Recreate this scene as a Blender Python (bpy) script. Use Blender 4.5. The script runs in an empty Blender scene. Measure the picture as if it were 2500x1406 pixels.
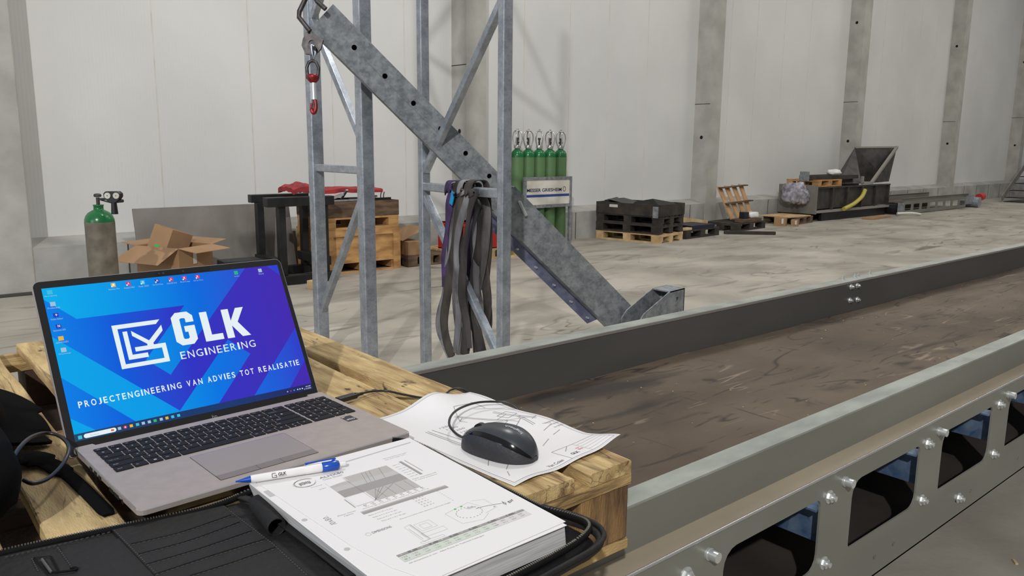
import bpy, bmesh, math, random
import numpy as np
from mathutils import Vector, Matrix, geometry, noise
random.seed(7)
sc = bpy.context.scene
COL = sc.collection
H = 1.5                                  # eye height above the hall floor
# ---------------------------------------------------------------- camera
F = 1922.0                               # focal length in pixels of a 2500 wide frame
CX = Vector((0.7636, -0.6456, 0.0091)); CU = Vector((0.1068, 0.1403, 0.9843)); CD = Vector((0.6368, 0.7507, -0.1761))
CX.normalize(); CD = (CD - CX * CD.dot(CX)).normalized(); CU = CX.cross(CD)
CAMP = Vector((0, 0, H))
cam = bpy.data.cameras.new('camera'); camo = bpy.data.objects.new('camera', cam); COL.objects.link(camo)
m = Matrix((CX, CU, -CD)).transposed().to_4x4(); m.translation = CAMP
camo.matrix_world = m
cam.sensor_width = 36; cam.lens = F * 36 / 2500; cam.clip_start = .02; cam.clip_end = 300
sc.camera = camo
# ---------------------------------------------------------------- light
wd = bpy.data.worlds.new('hall_daylight'); sc.world = wd; wd.use_nodes = True
bg = wd.node_tree.nodes['Background']; bg.inputs[1].default_value = .74
_n = wd.node_tree.nodes; _l = wd.node_tree.links; _t = _n.new('ShaderNodeTexCoord'); _s = _n.new('ShaderNodeSeparateXYZ'); _r = _n.new('ShaderNodeValToRGB')
_m = _n.new('ShaderNodeMath'); _m.operation = 'MULTIPLY_ADD'; _m.inputs[1].default_value = .5; _m.inputs[2].default_value = .5
_l.new(_t.outputs['Generated'], _s.inputs[0]); _l.new(_s.outputs[2], _m.inputs[0]); _l.new(_m.outputs[0], _r.inputs[0]); _l.new(_r.outputs[0], bg.inputs[0])
_e = _r.color_ramp.elements; _e[0].position = .40; _e[0].color = (.10, .10, .10, 1); _e[1].position = .95; _e[1].color = (.62, .64, .67, 1)
_k = _e.new(.52); _k.color = (.24, .245, .25, 1); _k = _e.new(.70); _k.color = (.42, .43, .45, 1)
def area(name, loc, target, size, power, color, sy=None):
    l = bpy.data.lights.new(name, 'AREA'); l.energy = power; l.color = color; l.size = size
    if sy: l.shape = 'RECTANGLE'; l.size_y = sy
    o = bpy.data.objects.new(name, l); COL.objects.link(o); o.location = loc
    o.rotation_euler = (Vector(target) - Vector(loc)).to_track_quat('-Z', 'Y').to_euler(); return o
area('hall_lamp_a', (-8.5, -7.6, 9.5), (9, 9, 1.0), .30, 1950, (1, .995, .985))
area('hall_lamp_b', (4, 4.5, 8.2), (4, 4.5, 0), 1.0, 260, (1, .985, .95))
area('hall_lamp_c', (10, 4, 8.2), (10, 4.5, 0), 3.0, 170, (1, .97, .92))
area('hall_lamp_d', (18, 4, 8.2), (18, 5, 0), 3.0, 210, (1, .95, .87))
area('hall_lamp_e', (26, 4, 8.2), (26, 5, 0), 3.0, 190, (1, .95, .86))
area('hall_door_daylight', (-9, 3, 3.0), (4, 6, 1.0), 5, 260, (.72, .84, 1), 4)
sc.view_settings.view_transform = 'Standard'; sc.view_settings.look = 'None'
sc.view_settings.exposure = -0.1; sc.view_settings.gamma = 1.0; sc.view_settings.use_curve_mapping = False
# ---------------------------------------------------------------- placing helpers
def ray(px, py): return CD + CX * ((px - 1250) / F) - CU * ((py - 703) / F)
def G(px, py): r = ray(px, py); return CAMP + r * (-H / r.z)
def Pz(px, py, z): r = ray(px, py); return CAMP + r * ((z - H) / r.z)
def Py(px, py, y): r = ray(px, py); return CAMP + r * (y / r.y)
def Px(px, py, x): r = ray(px, py); return CAMP + r * (x / r.x)
def Dp(px, py, d): return CAMP + ray(px, py) * d
V = Vector
# ---------------------------------------------------------------- materials
def lin(c): return tuple(((x / 255) / 12.92 if x <= 10 else ((x / 255 + .055) / 1.055) ** 2.4) for x in c) + (1,)
MATS = {}
def mat(name, rgb, rough=.6, metal=0.0, rgb2=None, scale=8, detail=6, bump=0.0, bscale=None, stretch=(1, 1, 1), voro=0, emit=0, spec=None, lo=.35, hi=.65, coat=0):
    if name in MATS: return MATS[name]
    mt = bpy.data.materials.new(name); mt.use_nodes = True; nt = mt.node_tree; N = nt.nodes; L = nt.links
    b = N['Principled BSDF']; b.inputs['Roughness'].default_value = rough; b.inputs['Metallic'].default_value = metal
    if spec is not None: b.inputs['Specular IOR Level'].default_value = spec
    if coat: b.inputs['Coat Weight'].default_value = coat
    tc = N.new('ShaderNodeTexCoord'); mp = N.new('ShaderNodeMapping'); mp.inputs['Scale'].default_value = stretch
    L.new(tc.outputs['Object'], mp.inputs[0])
    if rgb2:
        nz = N.new('ShaderNodeTexNoise'); nz.inputs['Scale'].default_value = scale; nz.inputs['Detail'].default_value = detail
        L.new(mp.outputs[0], nz.inputs['Vector']); src = nz.outputs['Fac']
        if voro:
            vo = N.new('ShaderNodeTexVoronoi'); vo.inputs['Scale'].default_value = voro; L.new(mp.outputs[0], vo.inputs['Vector'])
            sp = N.new('ShaderNodeSeparateColor'); L.new(vo.outputs['Color'], sp.inputs[0])
            mx = N.new('ShaderNodeMath'); mx.operation = 'MULTIPLY_ADD'; mx.inputs[1].default_value = .16; L.new(sp.outputs[0], mx.inputs[0])
            mu = N.new('ShaderNodeMath'); mu.operation = 'MULTIPLY'; mu.inputs[1].default_value = .84; L.new(src, mu.inputs[0]); L.new(mu.outputs[0], mx.inputs[2]); src = mx.outputs[0]
        rp = N.new('ShaderNodeValToRGB'); rp.color_ramp.elements[0].position = lo; rp.color_ramp.elements[1].position = hi
        rp.color_ramp.elements[0].color = lin(rgb); rp.color_ramp.elements[1].color = lin(rgb2)
        L.new(src, rp.inputs[0]); L.new(rp.outputs[0], b.inputs['Base Color'])
    else: b.inputs['Base Color'].default_value = lin(rgb)
    if bump:
        n2 = N.new('ShaderNodeTexNoise'); n2.inputs['Scale'].default_value = bscale or scale * 4; n2.inputs['Detail'].default_value = 8
        L.new(mp.outputs[0], n2.inputs['Vector']); bp = N.new('ShaderNodeBump'); bp.inputs['Strength'].default_value = bump; bp.inputs['Distance'].default_value = .01
        L.new(n2.outputs['Fac'], bp.inputs['Height']); L.new(bp.outputs[0], b.inputs['Normal'])
    if emit:
        b.inputs['Base Color'].default_value = (0, 0, 0, 1); b.inputs['Emission Color'].default_value = lin(rgb); b.inputs['Emission Strength'].default_value = emit
    MATS[name] = mt; return mt
def add_layer(mt, rgb, scale, lo, hi, stretch=(1, 1, 1), detail=4, rot=0, dist=0):
    """mix a further stain / streak colour over the base colour of a material"""
    nt = mt.node_tree; N = nt.nodes; L = nt.links; b = N['Principled BSDF']; tc = [n for n in N if n.type == 'TEX_COORD'][0]
    mp = N.new('ShaderNodeMapping'); mp.inputs['Scale'].default_value = stretch; mp.inputs['Rotation'].default_value = (0, 0, rot); mp.inputs['Location'].default_value = (3.1 * scale, 1.7, 0)
    L.new(tc.outputs['Object'], mp.inputs[0]); nz = N.new('ShaderNodeTexNoise'); nz.inputs['Scale'].default_value = scale; nz.inputs['Detail'].default_value = detail; nz.inputs['Distortion'].default_value = dist
    L.new(mp.outputs[0], nz.inputs['Vector']); rp = N.new('ShaderNodeValToRGB'); rp.color_ramp.elements[0].position = lo; rp.color_ramp.elements[1].position = hi
    L.new(nz.outputs['Fac'], rp.inputs[0]); mx = N.new('ShaderNodeMix'); mx.data_type = 'RGBA'
    L.new(rp.outputs[0], mx.inputs['Factor']); mx.inputs['B'].default_value = lin(rgb)
    s = b.inputs['Base Color']
    if s.is_linked: L.new(s.links[0].from_socket, mx.inputs['A'])
    else: mx.inputs['A'].default_value = s.default_value
    L.new(mx.outputs['Result'], b.inputs['Base Color']); return mt
def add_lines(mt, rgb, scale, half, mask=.5, stretch=(1, 1, 1), rot=0, dist=.6, ms=3, soft=.08):
    """thin curved scratches: a narrow band of a noise field, broken up by a second noise"""
    nt = mt.node_tree; N = nt.nodes; L = nt.links; b = N['Principled BSDF']; tc = [n for n in N if n.type == 'TEX_COORD'][0]
    mp = N.new('ShaderNodeMapping'); mp.inputs['Scale'].default_value = stretch; mp.inputs['Rotation'].default_value = (0, 0, rot); mp.inputs['Location'].default_value = (scale, rot * 3 + 1.3, .4)
    L.new(tc.outputs['Object'], mp.inputs[0]); nz = N.new('ShaderNodeTexNoise'); nz.inputs['Scale'].default_value = scale; nz.inputs['Detail'].default_value = 2; nz.inputs['Distortion'].default_value = dist
    L.new(mp.outputs[0], nz.inputs['Vector']); rp = N.new('ShaderNodeValToRGB'); e = rp.color_ramp.elements
    e[0].position = .5 - half; e[0].color = (0, 0, 0, 1); e[1].position = .5; e[1].color = (1, 1, 1, 1); k = e.new(.5 + half); k.color = (0, 0, 0, 1)
    L.new(nz.outputs['Fac'], rp.inputs[0]); n2 = N.new('ShaderNodeTexNoise'); n2.inputs['Scale'].default_value = scale * ms / 3; n2.inputs['Detail'].default_value = 5; L.new(tc.outputs['Object'], n2.inputs['Vector'])
    r2 = N.new('ShaderNodeValToRGB'); r2.color_ramp.elements[0].position = mask; r2.color_ramp.elements[1].position = mask + soft; L.new(n2.outputs['Fac'], r2.inputs[0])
    mm = N.new('ShaderNodeMath'); mm.operation = 'MULTIPLY'; L.new(rp.outputs[0], mm.inputs[0]); L.new(r2.outputs[0], mm.inputs[1])
    mx = N.new('ShaderNodeMix'); mx.data_type = 'RGBA'; L.new(mm.outputs[0], mx.inputs['Factor']); mx.inputs['B'].default_value = lin(rgb); s = b.inputs['Base Color']
    if s.is_linked: L.new(s.links[0].from_socket, mx.inputs['A'])
    else: mx.inputs['A'].default_value = s.default_value
    L.new(mx.outputs['Result'], b.inputs['Base Color']); return mt
M_floor = mat('concrete_floor', (146, 139, 127), .75, 0, (174, 167, 154), 1.1, 8, .15, 30)
add_layer(M_floor, (112, 105, 95), .55, .52, .78, (1, 2.2, 1), 7, .5, 1.2)
add_layer(M_floor, (198, 192, 180), 1.6, .60, .85, (.5, 1, 1), 8, -.4)
add_layer(M_floor, (104, 97, 86), 2.6, .60, .74, (.35, 1.4, 1), 8, -.35, 1.0)
add_lines(M_floor, (108, 100, 88), .42, .012, .46, (1, 2.4, 1), .25, .8, 6, .2); add_lines(M_floor, (100, 94, 84), .9, .010, .50, (.6, 1.6, 1), -.5, 1.2, 4, .15)
M_wall = mat('white_panel', (205, 204, 200), .5, 0, (214, 213, 209), .6, 3)
M_conc = mat('column_concrete', (158, 156, 148), .85, 0, (176, 174, 166), 3, 8, .2, 40)
add_layer(M_conc, (142, 138, 128), 1.6, .62, .90, (1, 1, .3), 8)
M_kerb = mat('kerb_concrete', (146, 144, 138), .85, 0, (172, 170, 164), 2.2, 8, .2, 40)
M_dark = mat('joint_and_shade_dark', (60, 56, 50), .9)
M_galv = mat('galvanised_steel', (116, 120, 124), .5, .45, (156, 160, 162), 16, 8, .03, 60, voro=70)
M_galvp = mat('galvanised_posts', (146, 152, 160), .34, .65, (178, 183, 190), 14, 8, .03, 60, voro=90)
M_rail = mat('zinc_sheet', (116, 116, 107), .5, .3, (128, 128, 118), 5, 8, .01, 60, (.3, 1, 1))
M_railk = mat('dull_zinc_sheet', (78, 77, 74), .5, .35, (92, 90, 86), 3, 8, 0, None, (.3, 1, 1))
M_raild = mat('zinc_sheet_scuffed', (132, 136, 128), .5, .25, (158, 161, 152), 9, 9, .03, 50, (1, 2, 1))
M_bluez = mat('blue_zinc', (70, 96, 132), .4, .5, (120, 140, 165), 22, 7, .05, 60, voro=40)
M_bolt = mat('zinc_bolt', (205, 208, 206), .3, .7)
M_hole = mat('hole_dark', (12, 12, 12), .9)
M_belt = mat('belt_rubber', (74, 61, 48), .8, 0, (98, 84, 68), 3.0, 9, .22, 16, (.6, 1, 1))
add_layer(M_belt, (46, 38, 31), 2.6, .58, .70, (.35, 1.6, 1), 9, .35, 1.5)
add_layer(M_belt, (122, 106, 87), 1.8, .60, .84, (.25, 2.5, 1), 6, 0)
for _a in ((4.2, .010, .48, (.22, 1.2, 1), .5), (5.5, .012, .50, (1.2, .25, 1), -.5), (9, .014, .50, (.18, 1.2, 1), .9), (3.0, .006, .46, (.2, 1.3, 1), -.35), (6.5, .012, .49, (.2, 1.2, 1), -1.1)): add_lines(M_belt, (44, 36, 30), _a[0], _a[1], _a[2] + .02, _a[3], _a[4], .12, 5, .12)
add_lines(M_belt, (134, 118, 98), 5, .012, .54, (.2, 1.4, 1), .1, .5, 4, .08)
M_wood = mat('pallet_timber', (150, 121, 78), .85, 0, (212, 184, 130), 7, 12, .42, 110, (6, 1.0, 6))
add_layer(M_wood, (98, 76, 50), 5, .60, .80, (7, .6, 7), 6, .1, .8)
add_layer(M_wood, (118, 108, 88), 2.6, .56, .80, (1, .6, 1), 9)
add_layer(M_wood, (66, 48, 30), 38, .66, .74, (1.4, .8, 1), 3)
add_layer(M_wood, (228, 204, 156), 26, .62, .78, (1.2, .5, 1), 4)
M_woodx = mat('pallet_timber_cross', (140, 112, 70), .85, 0, (198, 166, 110), 7, 12, .42, 110, (1.0, 6, 6))
add_layer(M_woodx, (92, 70, 44), 5, .58, .80, (.6, 7, 7), 6)
add_lines(M_wood, (104, 80, 50), 5, .030, .44, (7, .55, 7), 0, .5, 2, .2); add_lines(M_wood, (84, 62, 38), 9, .022, .52, (6, .4, 6), .05, .6, 2, .1)
add_lines(M_woodx, (96, 74, 46), 5, .030, .42, (.55, 7, 7), 0, .5, 2, .2); add_lines(M_woodx, (74, 54, 34), 9, .022, .50, (.4, 6, 6), .05, .6, 2, .1)
M_endgrain = mat('block_endgrain', (86, 62, 38), .85, 0, (148, 114, 70), 9, 9, .5, 90, (6, 6, 1))
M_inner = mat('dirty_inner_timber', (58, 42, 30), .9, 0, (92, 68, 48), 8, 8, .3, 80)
M_woodbg = mat('crate_timber', (150, 108, 62), .75, 0, (190, 146, 92), 5, 6, .1, 40, (1, 1, 3))
M_woodold = mat('weathered_timber', (70, 54, 40), .85, 0, (108, 86, 64), 5, 6, .2, 40, (1, 1, 4))
M_woodblk = mat('black_stained_timber', (34, 29, 25), .8, 0, (62, 52, 44), 6, 6, .2, 40)
M_woodpale = mat('pale_pallet_timber', (170, 140, 98), .8, 0, (206, 178, 132), 6, 6, .1, 40)
M_card = mat('cardboard', (150, 117, 84), .85, 0, (162, 128, 94), 3, 4)
M_cardin = mat('cardboard_dark', (142, 108, 76), .85, 0, (156, 120, 86), 3, 4)  # slightly darker cardboard, for one carton and a strip on another
M_blk = mat('black_steel', (22, 22, 23), .45, .2, (36, 36, 37), 8, 5)
M_blkpl = mat('black_plastic', (18, 18, 20), .4)
M_fab = mat('black_fabric', (8, 8, 9), 1.0, 0, (13, 13, 14), 9, 6, .12, 300, spec=.1)
M_leather = mat('black_leather', (26, 25, 24), .68, 0, (38, 36, 35), 5, 6, .3, 90, spec=.3)
M_leather2 = mat('dark_leather_edge', (9, 9, 10), .8, 0, (15, 15, 15), 6, 5, .2, 90, spec=.15)
M_stitch = mat('stitching', (58, 58, 58), .7)
M_teeth = mat('zip_teeth', (120, 116, 108), .35, .6)
M_green = mat('green_paint', (16, 92, 46), .25, 0, (22, 102, 52), 4)
M_green2 = mat('green_bottle_body', (80, 112, 68), .5, 0, (88, 120, 76), 5)
M_rusty = mat('worn_grey_paint', (98, 90, 78), .6, .1, (126, 118, 104), 9, 8, .1, 40)
add_layer(M_rusty, (78, 56, 40), 7, .62, .78, (1, 1, .6), 7)
M_steel = mat('grey_plate', (112, 106, 98), .6, .15, (130, 125, 118), 2.2, 7)
add_layer(M_steel, (84, 78, 70), 1.4, .56, .8, (1.6, 1.6, .3), 6)
M_dsteel = mat('dark_steel', (52, 49, 46), .5, .4, (76, 72, 67), 5, 7)
M_edge = mat('bright_steel_edge', (150, 145, 136), .5, .3)
M_white = mat('white_paint', (212, 210, 200), .5, 0, (196, 190, 176), 5)
M_red = mat('red_fabric', (170, 46, 46), .7, 0, (122, 32, 36), 9, 5)
M_redp = mat('red_plastic', (178, 38, 28), .45)
M_redm = mat('red_hook_paint', (150, 26, 28), .35, .2, (96, 22, 22), 30, 5)
M_chain = mat('dark_chain_steel', (52, 48, 48), .4, .6, (84, 78, 78), 30, 5)
M_pur = mat('purple_webbing', (78, 52, 104), .85, 0, (52, 38, 66), 16, 7, .2, 200)
M_gry = mat('grey_webbing', (74, 70, 68), .9, 0, (104, 100, 98), 14, 8, .2, 200, (1, 1, .35))
add_layer(M_gry, (44, 38, 34), 5, .50, .68, (1, 1, .5), 7)
M_brn = mat('dirty_webbing', (50, 43, 38), .9, 0, (80, 72, 64), 14, 8, .2, 200, (1, 1, .35))
add_layer(M_brn, (28, 24, 22), 6, .50, .66, (1, 1, .4), 7)
M_cyan = mat('cyan_label', (20, 140, 190), .6)
M_yel = mat('yellow_hose', (178, 166, 70), .5)
M_film = mat('stretch_film', (176, 172, 180), .25, 0, (110, 106, 116), 12, 6, .6, 14)
M_polyb = mat('white_plastic_bag', (222, 220, 216), .4, 0, None, bump=.5, bscale=20)
M_paper = mat('paper', (222, 219, 218), .8)
M_papside = mat('paper_edges', (206, 204, 202), .8, 0, (176, 174, 172), 900, 2, 0, None, (.02, .02, 1))
M_ink = mat('grey_print', (112, 110, 110), .8); M_inkl = mat('light_print', (182, 179, 178), .8); M_inkm = mat('mid_print', (150, 146, 144), .8)
M_inkll = mat('faint_print', (204, 200, 199), .8); M_inkd = mat('dark_print', (76, 74, 76), .8); M_inkr = mat('red_print', (206, 60, 80), .8); M_inkg = mat('green_print', (60, 190, 90), .8)
M_inkx = mat('chart_tint', (176, 171, 168), .8)
M_alu = mat('laptop_aluminium', (158, 147, 141), .5, .2, (164, 153, 147), 60, 3, spec=.4)
M_alul = mat('aluminium_edge', (196, 194, 192), .25, .8)
M_pad = mat('touchpad', (146, 137, 131), .45, .1, spec=.4)
M_key = mat('key_black', (27, 26, 28), .7, spec=.2)
M_keyl = mat('key_legend', (186, 188, 192), .6)
M_bez = mat('bezel', (22, 20, 21), .35)
M_cable = mat('cable_rubber', (30, 29, 29), .4)
M_mouse = mat('mouse_grey', (46, 49, 53), .34, 0, (52, 55, 59), 40, 3)
M_mglos = mat('mouse_gloss', (10, 10, 11), .12)
M_mside = mat('mouse_side', (44, 44, 47), .5, 0, None, bump=.15, bscale=200)
M_pblue = mat('pen_blue', (24, 74, 168), .2)
M_pwhite = mat('pen_white', (226, 224, 222), .3)
# screen colours
def scrmat(name, stops):
    mt = bpy.data.materials.new(name); mt.use_nodes = True; N = mt.node_tree.nodes; L = mt.node_tree.links; b = N['Principled BSDF']
    tc = N.new('ShaderNodeTexCoord'); sp = N.new('ShaderNodeSeparateXYZ'); L.new(tc.outputs['Object'], sp.inputs[0])
    rp = N.new('ShaderNodeValToRGB'); e = rp.color_ramp.elements
    while len(e) < len(stops): e.new(.5)
    for i, (p, c) in enumerate(stops): e[i].position = p; e[i].color = lin(c)
    mm = N.new('ShaderNodeMath'); mm.operation = 'DIVIDE'; mm.inputs[1].default_value = SW
    L.new(sp.outputs[0], mm.inputs[0]); L.new(mm.outputs[0], rp.inputs[0]); L.new(rp.outputs[0], b.inputs['Emission Color']); b.inputs['Emission Strength'].default_value = .88
    b.inputs['Base Color'].default_value = (.004, .004, .005, 1); b.inputs['Roughness'].default_value = .6; b.inputs['Specular IOR Level'].default_value = .04; return mt
SW, SH = .3395, .2122
SL = scrmat('screen_light_blue', [(0, (0, 190, 255)), (.3, (0, 160, 250)), (.6, (0, 115, 240)), (1, (60, 60, 215))])
SD = scrmat('screen_deep_blue', [(0, (0, 140, 250)), (.25, (10, 95, 235)), (.5, (50, 55, 212)), (1, (72, 46, 190))])
SL2 = scrmat('screen_mid_blue', [(0, (0, 178, 252)), (.35, (0, 165, 250)), (.6, (0, 125, 245)), (.85, (30, 100, 235)), (1, (50, 70, 220))])
ST = scrmat('screen_taskbar', [(0, (40, 78, 110)), (.3, (34, 62, 110)), (.6, (30, 62, 120)), (1, (38, 44, 110))])
SWH = mat('screen_white', (238, 250, 255), .5, emit=.95)
SPA = mat('screen_pale', (180, 215, 240), .5, emit=.8)
SRE = mat('screen_red', (226, 40, 100), .5, emit=.9); SYE = mat('screen_yellow', (240, 190, 70), .5, emit=.9); SGR = mat('screen_green', (30, 190, 120), .5, emit=.9)
SCY = mat('screen_cyan', (60, 200, 230), .5, emit=.9); SNV = mat('screen_navy', (20, 50, 190), .5, emit=.9); SOR = mat('screen_orange', (230, 110, 50), .5, emit=.9)
# panel ribs on the wall cladding
def ribs(mt):
    N = mt.node_tree.nodes; L = mt.node_tree.links; b = N['Principled BSDF']; tc = [n for n in N if n.type == 'TEX_COORD'][0]
    w = N.new('ShaderNodeTexWave'); w.bands_direction = 'X'; w.inputs['Scale'].default_value = 9; L.new(tc.outputs['Object'], w.inputs['Vector'])
    bp = N.new('ShaderNodeBump'); bp.inputs['Strength'].default_value = .12; bp.inputs['Distance'].default_value = .004; L.new(w.outputs['Fac'], bp.inputs['Height']); L.new(bp.outputs[0], b.inputs['Normal'])
ribs(M_wall)
# ---------------------------------------------------------------- mesh builder
class MB:
    def __init__(s): s.v = []; s.f = []; s.m = []; s.sm = []
    def add(s, vs, fs, mi=0, smooth=False):
        o = len(s.v); s.v += [tuple(p) for p in vs]
        for f in fs: s.f.append(tuple(i + o for i in f)); s.m.append(mi); s.sm.append(smooth)
        return s
    def hexa(s, p, mi=0):                       # 8 points: bottom loop 0-3, top loop 4-7
        return s.add(p, [(3, 2, 1, 0), (4, 5, 6, 7), (0, 1, 5, 4), (1, 2, 6, 5), (2, 3, 7, 6), (3, 0, 4, 7)], mi)
    def box(s, a, b, mi=0):
        x0, y0, z0 = a; x1, y1, z1 = b
        return s.hexa([(x0, y0, z0), (x1, y0, z0), (x1, y1, z0), (x0, y1, z0), (x0, y0, z1), (x1, y0, z1), (x1, y1, z1), (x0, y1, z1)], mi)
    def obox(s, c, u, v, w, hu, hv, hw, mi=0):  # oriented box
        c, u, v, w = V(c), V(u), V(v), V(w); P = []
        for k in (-1, 1):
            for i, j in ((-1, -1), (1, -1), (1, 1), (-1, 1)): P.append(c + u * hu * i + v * hv * j + w * hw * k)
        return s.hexa(P, mi)
    def bar(s, a, b, w, h, up=(0, 0, 1), mi=0):
        a, b = V(a), V(b); u = (b - a).normalized(); up = V(up)
        if abs(u.dot(up)) > .99: up = V((1, 0, 0))
        v = up.cross(u).normalized(); ww = u.cross(v)
        return s.obox((a + b) / 2, u, v, ww, (b - a).length / 2, w / 2, h / 2, mi)
    def bevbox(s, a, b, r, mi=0, seg=3, ang=0):   # vertical-edge rounded box with chamfered top
        x0, y0, z0 = a; x1, y1, z1 = b; out = []
        for cx, cy, a0 in ((x1 - r, y1 - r, 0), (x0 + r, y1 - r, 90), (x0 + r, y0 + r, 180), (x1 - r, y0 + r, 270)):
            for k in range(seg + 1):
                t = math.radians(a0 + 90 * k / seg); out.append((cx + r * math.cos(t), cy + r * math.sin(t)))
        return s.prism(out, z0, z1, mi)
    def prism(s, poly, z0, z1, mi=0, fr=None, holes=(), top_mi=None):
        """extrude a 2D polygon (with holes); fr = (origin,u,v,n) frame"""
        o, u, v, n = fr if fr else (V((0, 0, 0)), V((1, 0, 0)), V((0, 1, 0)), V((0, 0, 1)))
        loops = [list(poly)] + [list(h) for h in holes]
        def area2(l): return sum(l[i][0] * l[(i + 1) % len(l)][1] - l[(i + 1) % len(l)][0] * l[i][1] for i in range(len(l)))
        if area2(loops[0]) < 0: loops[0].reverse()
        for l in loops[1:]:
            if area2(l) > 0: l.reverse()
        flat = [p for l in loops for p in l]
        tri = geometry.tessellate_polygon([[V((p[0], p[1], 0)) for p in l] for l in loops])
        nn = len(flat); base = len(s.v)
        for z in (z0, z1):
            for p in flat: s.v.append(tuple(o + u * p[0] + v * p[1] + n * z))
        for t in tri:
            a, b, c = t; q = (flat[b][0] - flat[a][0]) * (flat[c][1] - flat[a][1]) - (flat[c][0] - flat[a][0]) * (flat[b][1] - flat[a][1])
            if q < 0: a, c = c, a
            s.f.append((base + a + nn, base + b + nn, base + c + nn)); s.f.append((base + c, base + b, base + a))
            s.m += [mi if top_mi is None else top_mi, mi]; s.sm += [False, False]
        k = 0
        for l in loops:
            for i in range(len(l)):
                j = (i + 1) % len(l); s.f.append((base + k + i, base + k + j, base + k + j + nn, base + k + i + nn)); s.m.append(mi); s.sm.append(False)
            k += len(l)
        return s
    def flat(s, poly, z, mi=0, fr=None):
        o, u, v, n = fr if fr else (V((0, 0, 0)), V((1, 0, 0)), V((0, 1, 0)), V((0, 0, 1)))
        a = sum(poly[i][0] * poly[(i + 1) % len(poly)][1] - poly[(i + 1) % len(poly)][0] * poly[i][1] for i in range(len(poly)))
        poly = list(poly) if a > 0 else list(reversed(poly))
        tri = geometry.tessellate_polygon([[V((p[0], p[1], 0)) for p in poly]])
        fs = []
        for a, b, c in tri:
            q = (poly[b][0] - poly[a][0]) * (poly[c][1] - poly[a][1]) - (poly[c][0] - poly[a][0]) * (poly[b][1] - poly[a][1])
            fs.append((a, b, c) if q > 0 else (c, b, a))
        if u.cross(v).dot(n) < 0: fs = [tuple(reversed(f)) for f in fs]
        return s.add([o + u * p[0] + v * p[1] + n * z for p in poly], fs, mi)
    def line2(s, pts, w, z, mi, fr=None, closed=False):
        pts = list(pts) + ([pts[0]] if closed else [])
        for (x0, y0), (x1, y1) in zip(pts, pts[1:]):
            d = math.hypot(x1 - x0, y1 - y0)
            if d < 1e-9: continue
            nx, ny = -(y1 - y0) / d * w / 2, (x1 - x0) / d * w / 2
            s.flat([(x0 + nx, y0 + ny), (x1 + nx, y1 + ny), (x1 - nx, y1 - ny), (x0 - nx, y0 - ny)], z, mi, fr)
        return s
    def cyl(s, a, b, r0, r1=None, n=16, mi=0, smooth=True, cap=True):
        a, b = V(a), V(b); r1 = r0 if r1 is None else r1; u = (b - a).normalized()
        t = V((0, 0, 1)) if abs(u.z) < .9 else V((1, 0, 0)); x = u.cross(t).normalized(); y = u.cross(x); vs = []
        for c, r in ((a, r0), (b, r1)):
            for i in range(n): q = 2 * math.pi * i / n; vs.append(c + x * r * math.cos(q) + y * r * math.sin(q))
        s.add(vs, [(i, i + n, (i + 1) % n + n, (i + 1) % n) for i in range(n)], mi, smooth)
        if cap: s.add(vs, [tuple(range(n)), tuple(reversed(range(n, 2 * n)))], mi)
        return s
    def tube(s, pts, r, n=8, mi=0, closed=False):
        pts = [V(p) for p in pts]; m_ = len(pts); vs = []; prev = None
        rr = r if isinstance(r, (list, tuple)) else [r] * m_
        for i, p in enumerate(pts):
            t = (pts[(i + 1) % m_] - pts[i - 1]) if closed else (pts[min(i + 1, m_ - 1)] - pts[max(i - 1, 0)])
            t.normalize()
            if prev is None: prev = t.cross(V((0, 0, 1)) if abs(t.z) < .9 else V((1, 0, 0))).normalized()
            x = (prev - t * prev.dot(t)).normalized(); prev = x; y = t.cross(x)
            for k in range(n): q = 2 * math.pi * k / n; vs.append(p + x * rr[i] * math.cos(q) + y * rr[i] * math.sin(q))
        fs = []
        for i in range(m_ if closed else m_ - 1):
            j = (i + 1) % m_
            for k in range(n): fs.append((i * n + k, i * n + (k + 1) % n, j * n + (k + 1) % n, j * n + k))
        s.add(vs, fs, mi, True)
        if not closed: s.add(vs, [tuple(reversed(range(n))), tuple(range((m_ - 1) * n, m_ * n))], mi)
        return s
    def lathe(s, prof, o=(0, 0, 0), n=24, mi=0, axis=None):
        o = V(o); vs = []; a = V(axis).normalized() if axis else V((0, 0, 1))
        t = V((1, 0, 0)) if abs(a.x) < .9 else V((0, 1, 0)); x = a.cross(t).normalized(); y = a.cross(x)
        for r, z in prof:
            for k in range(n): q = 2 * math.pi * k / n; vs.append(o + x * r * math.cos(q) + y * r * math.sin(q) + a * z)
        fs = [(i * n + k, i * n + (k + 1) % n, (i + 1) * n + (k + 1) % n, (i + 1) * n + k) for i in range(len(prof) - 1) for k in range(n)]
        s.add(vs, fs, mi, True)
        return s
    def ribbon(s, pts, w, th, face, mi=0, tw=None, fixed=None):
        """flat band along pts, its flat side turned to the direction face"""
        pts = [V(p) for p in pts]; vs = []; n = len(pts)
        ww = w if isinstance(w, (list, tuple)) else [w] * n
        for i, p in enumerate(pts):
            t = (pts[min(i + 1, n - 1)] - pts[max(i - 1, 0)]).normalized(); fc = V(face)
            side = t.cross(fc) if fixed is None else (V(fixed) - t * V(fixed).dot(t))
            if side.length < .2: side = last
            side.normalize(); last = side
            if tw: side = Matrix.Rotation(tw[i], 3, t) @ side
            nr = side.cross(t)
            for a, b in ((-1, -1), (-.33, -1.3), (.33, -.8), (1, -1), (1, 1), (.33, 1.3), (-.33, .8), (-1, 1)): vs.append(p + side * a * ww[i] / 2 + nr * b * th / 2)
        fs = [(i * 8 + k, i * 8 + (k + 1) % 8, (i + 1) * 8 + (k + 1) % 8, (i + 1) * 8 + k) for i in range(n - 1) for k in range(8)]
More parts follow.
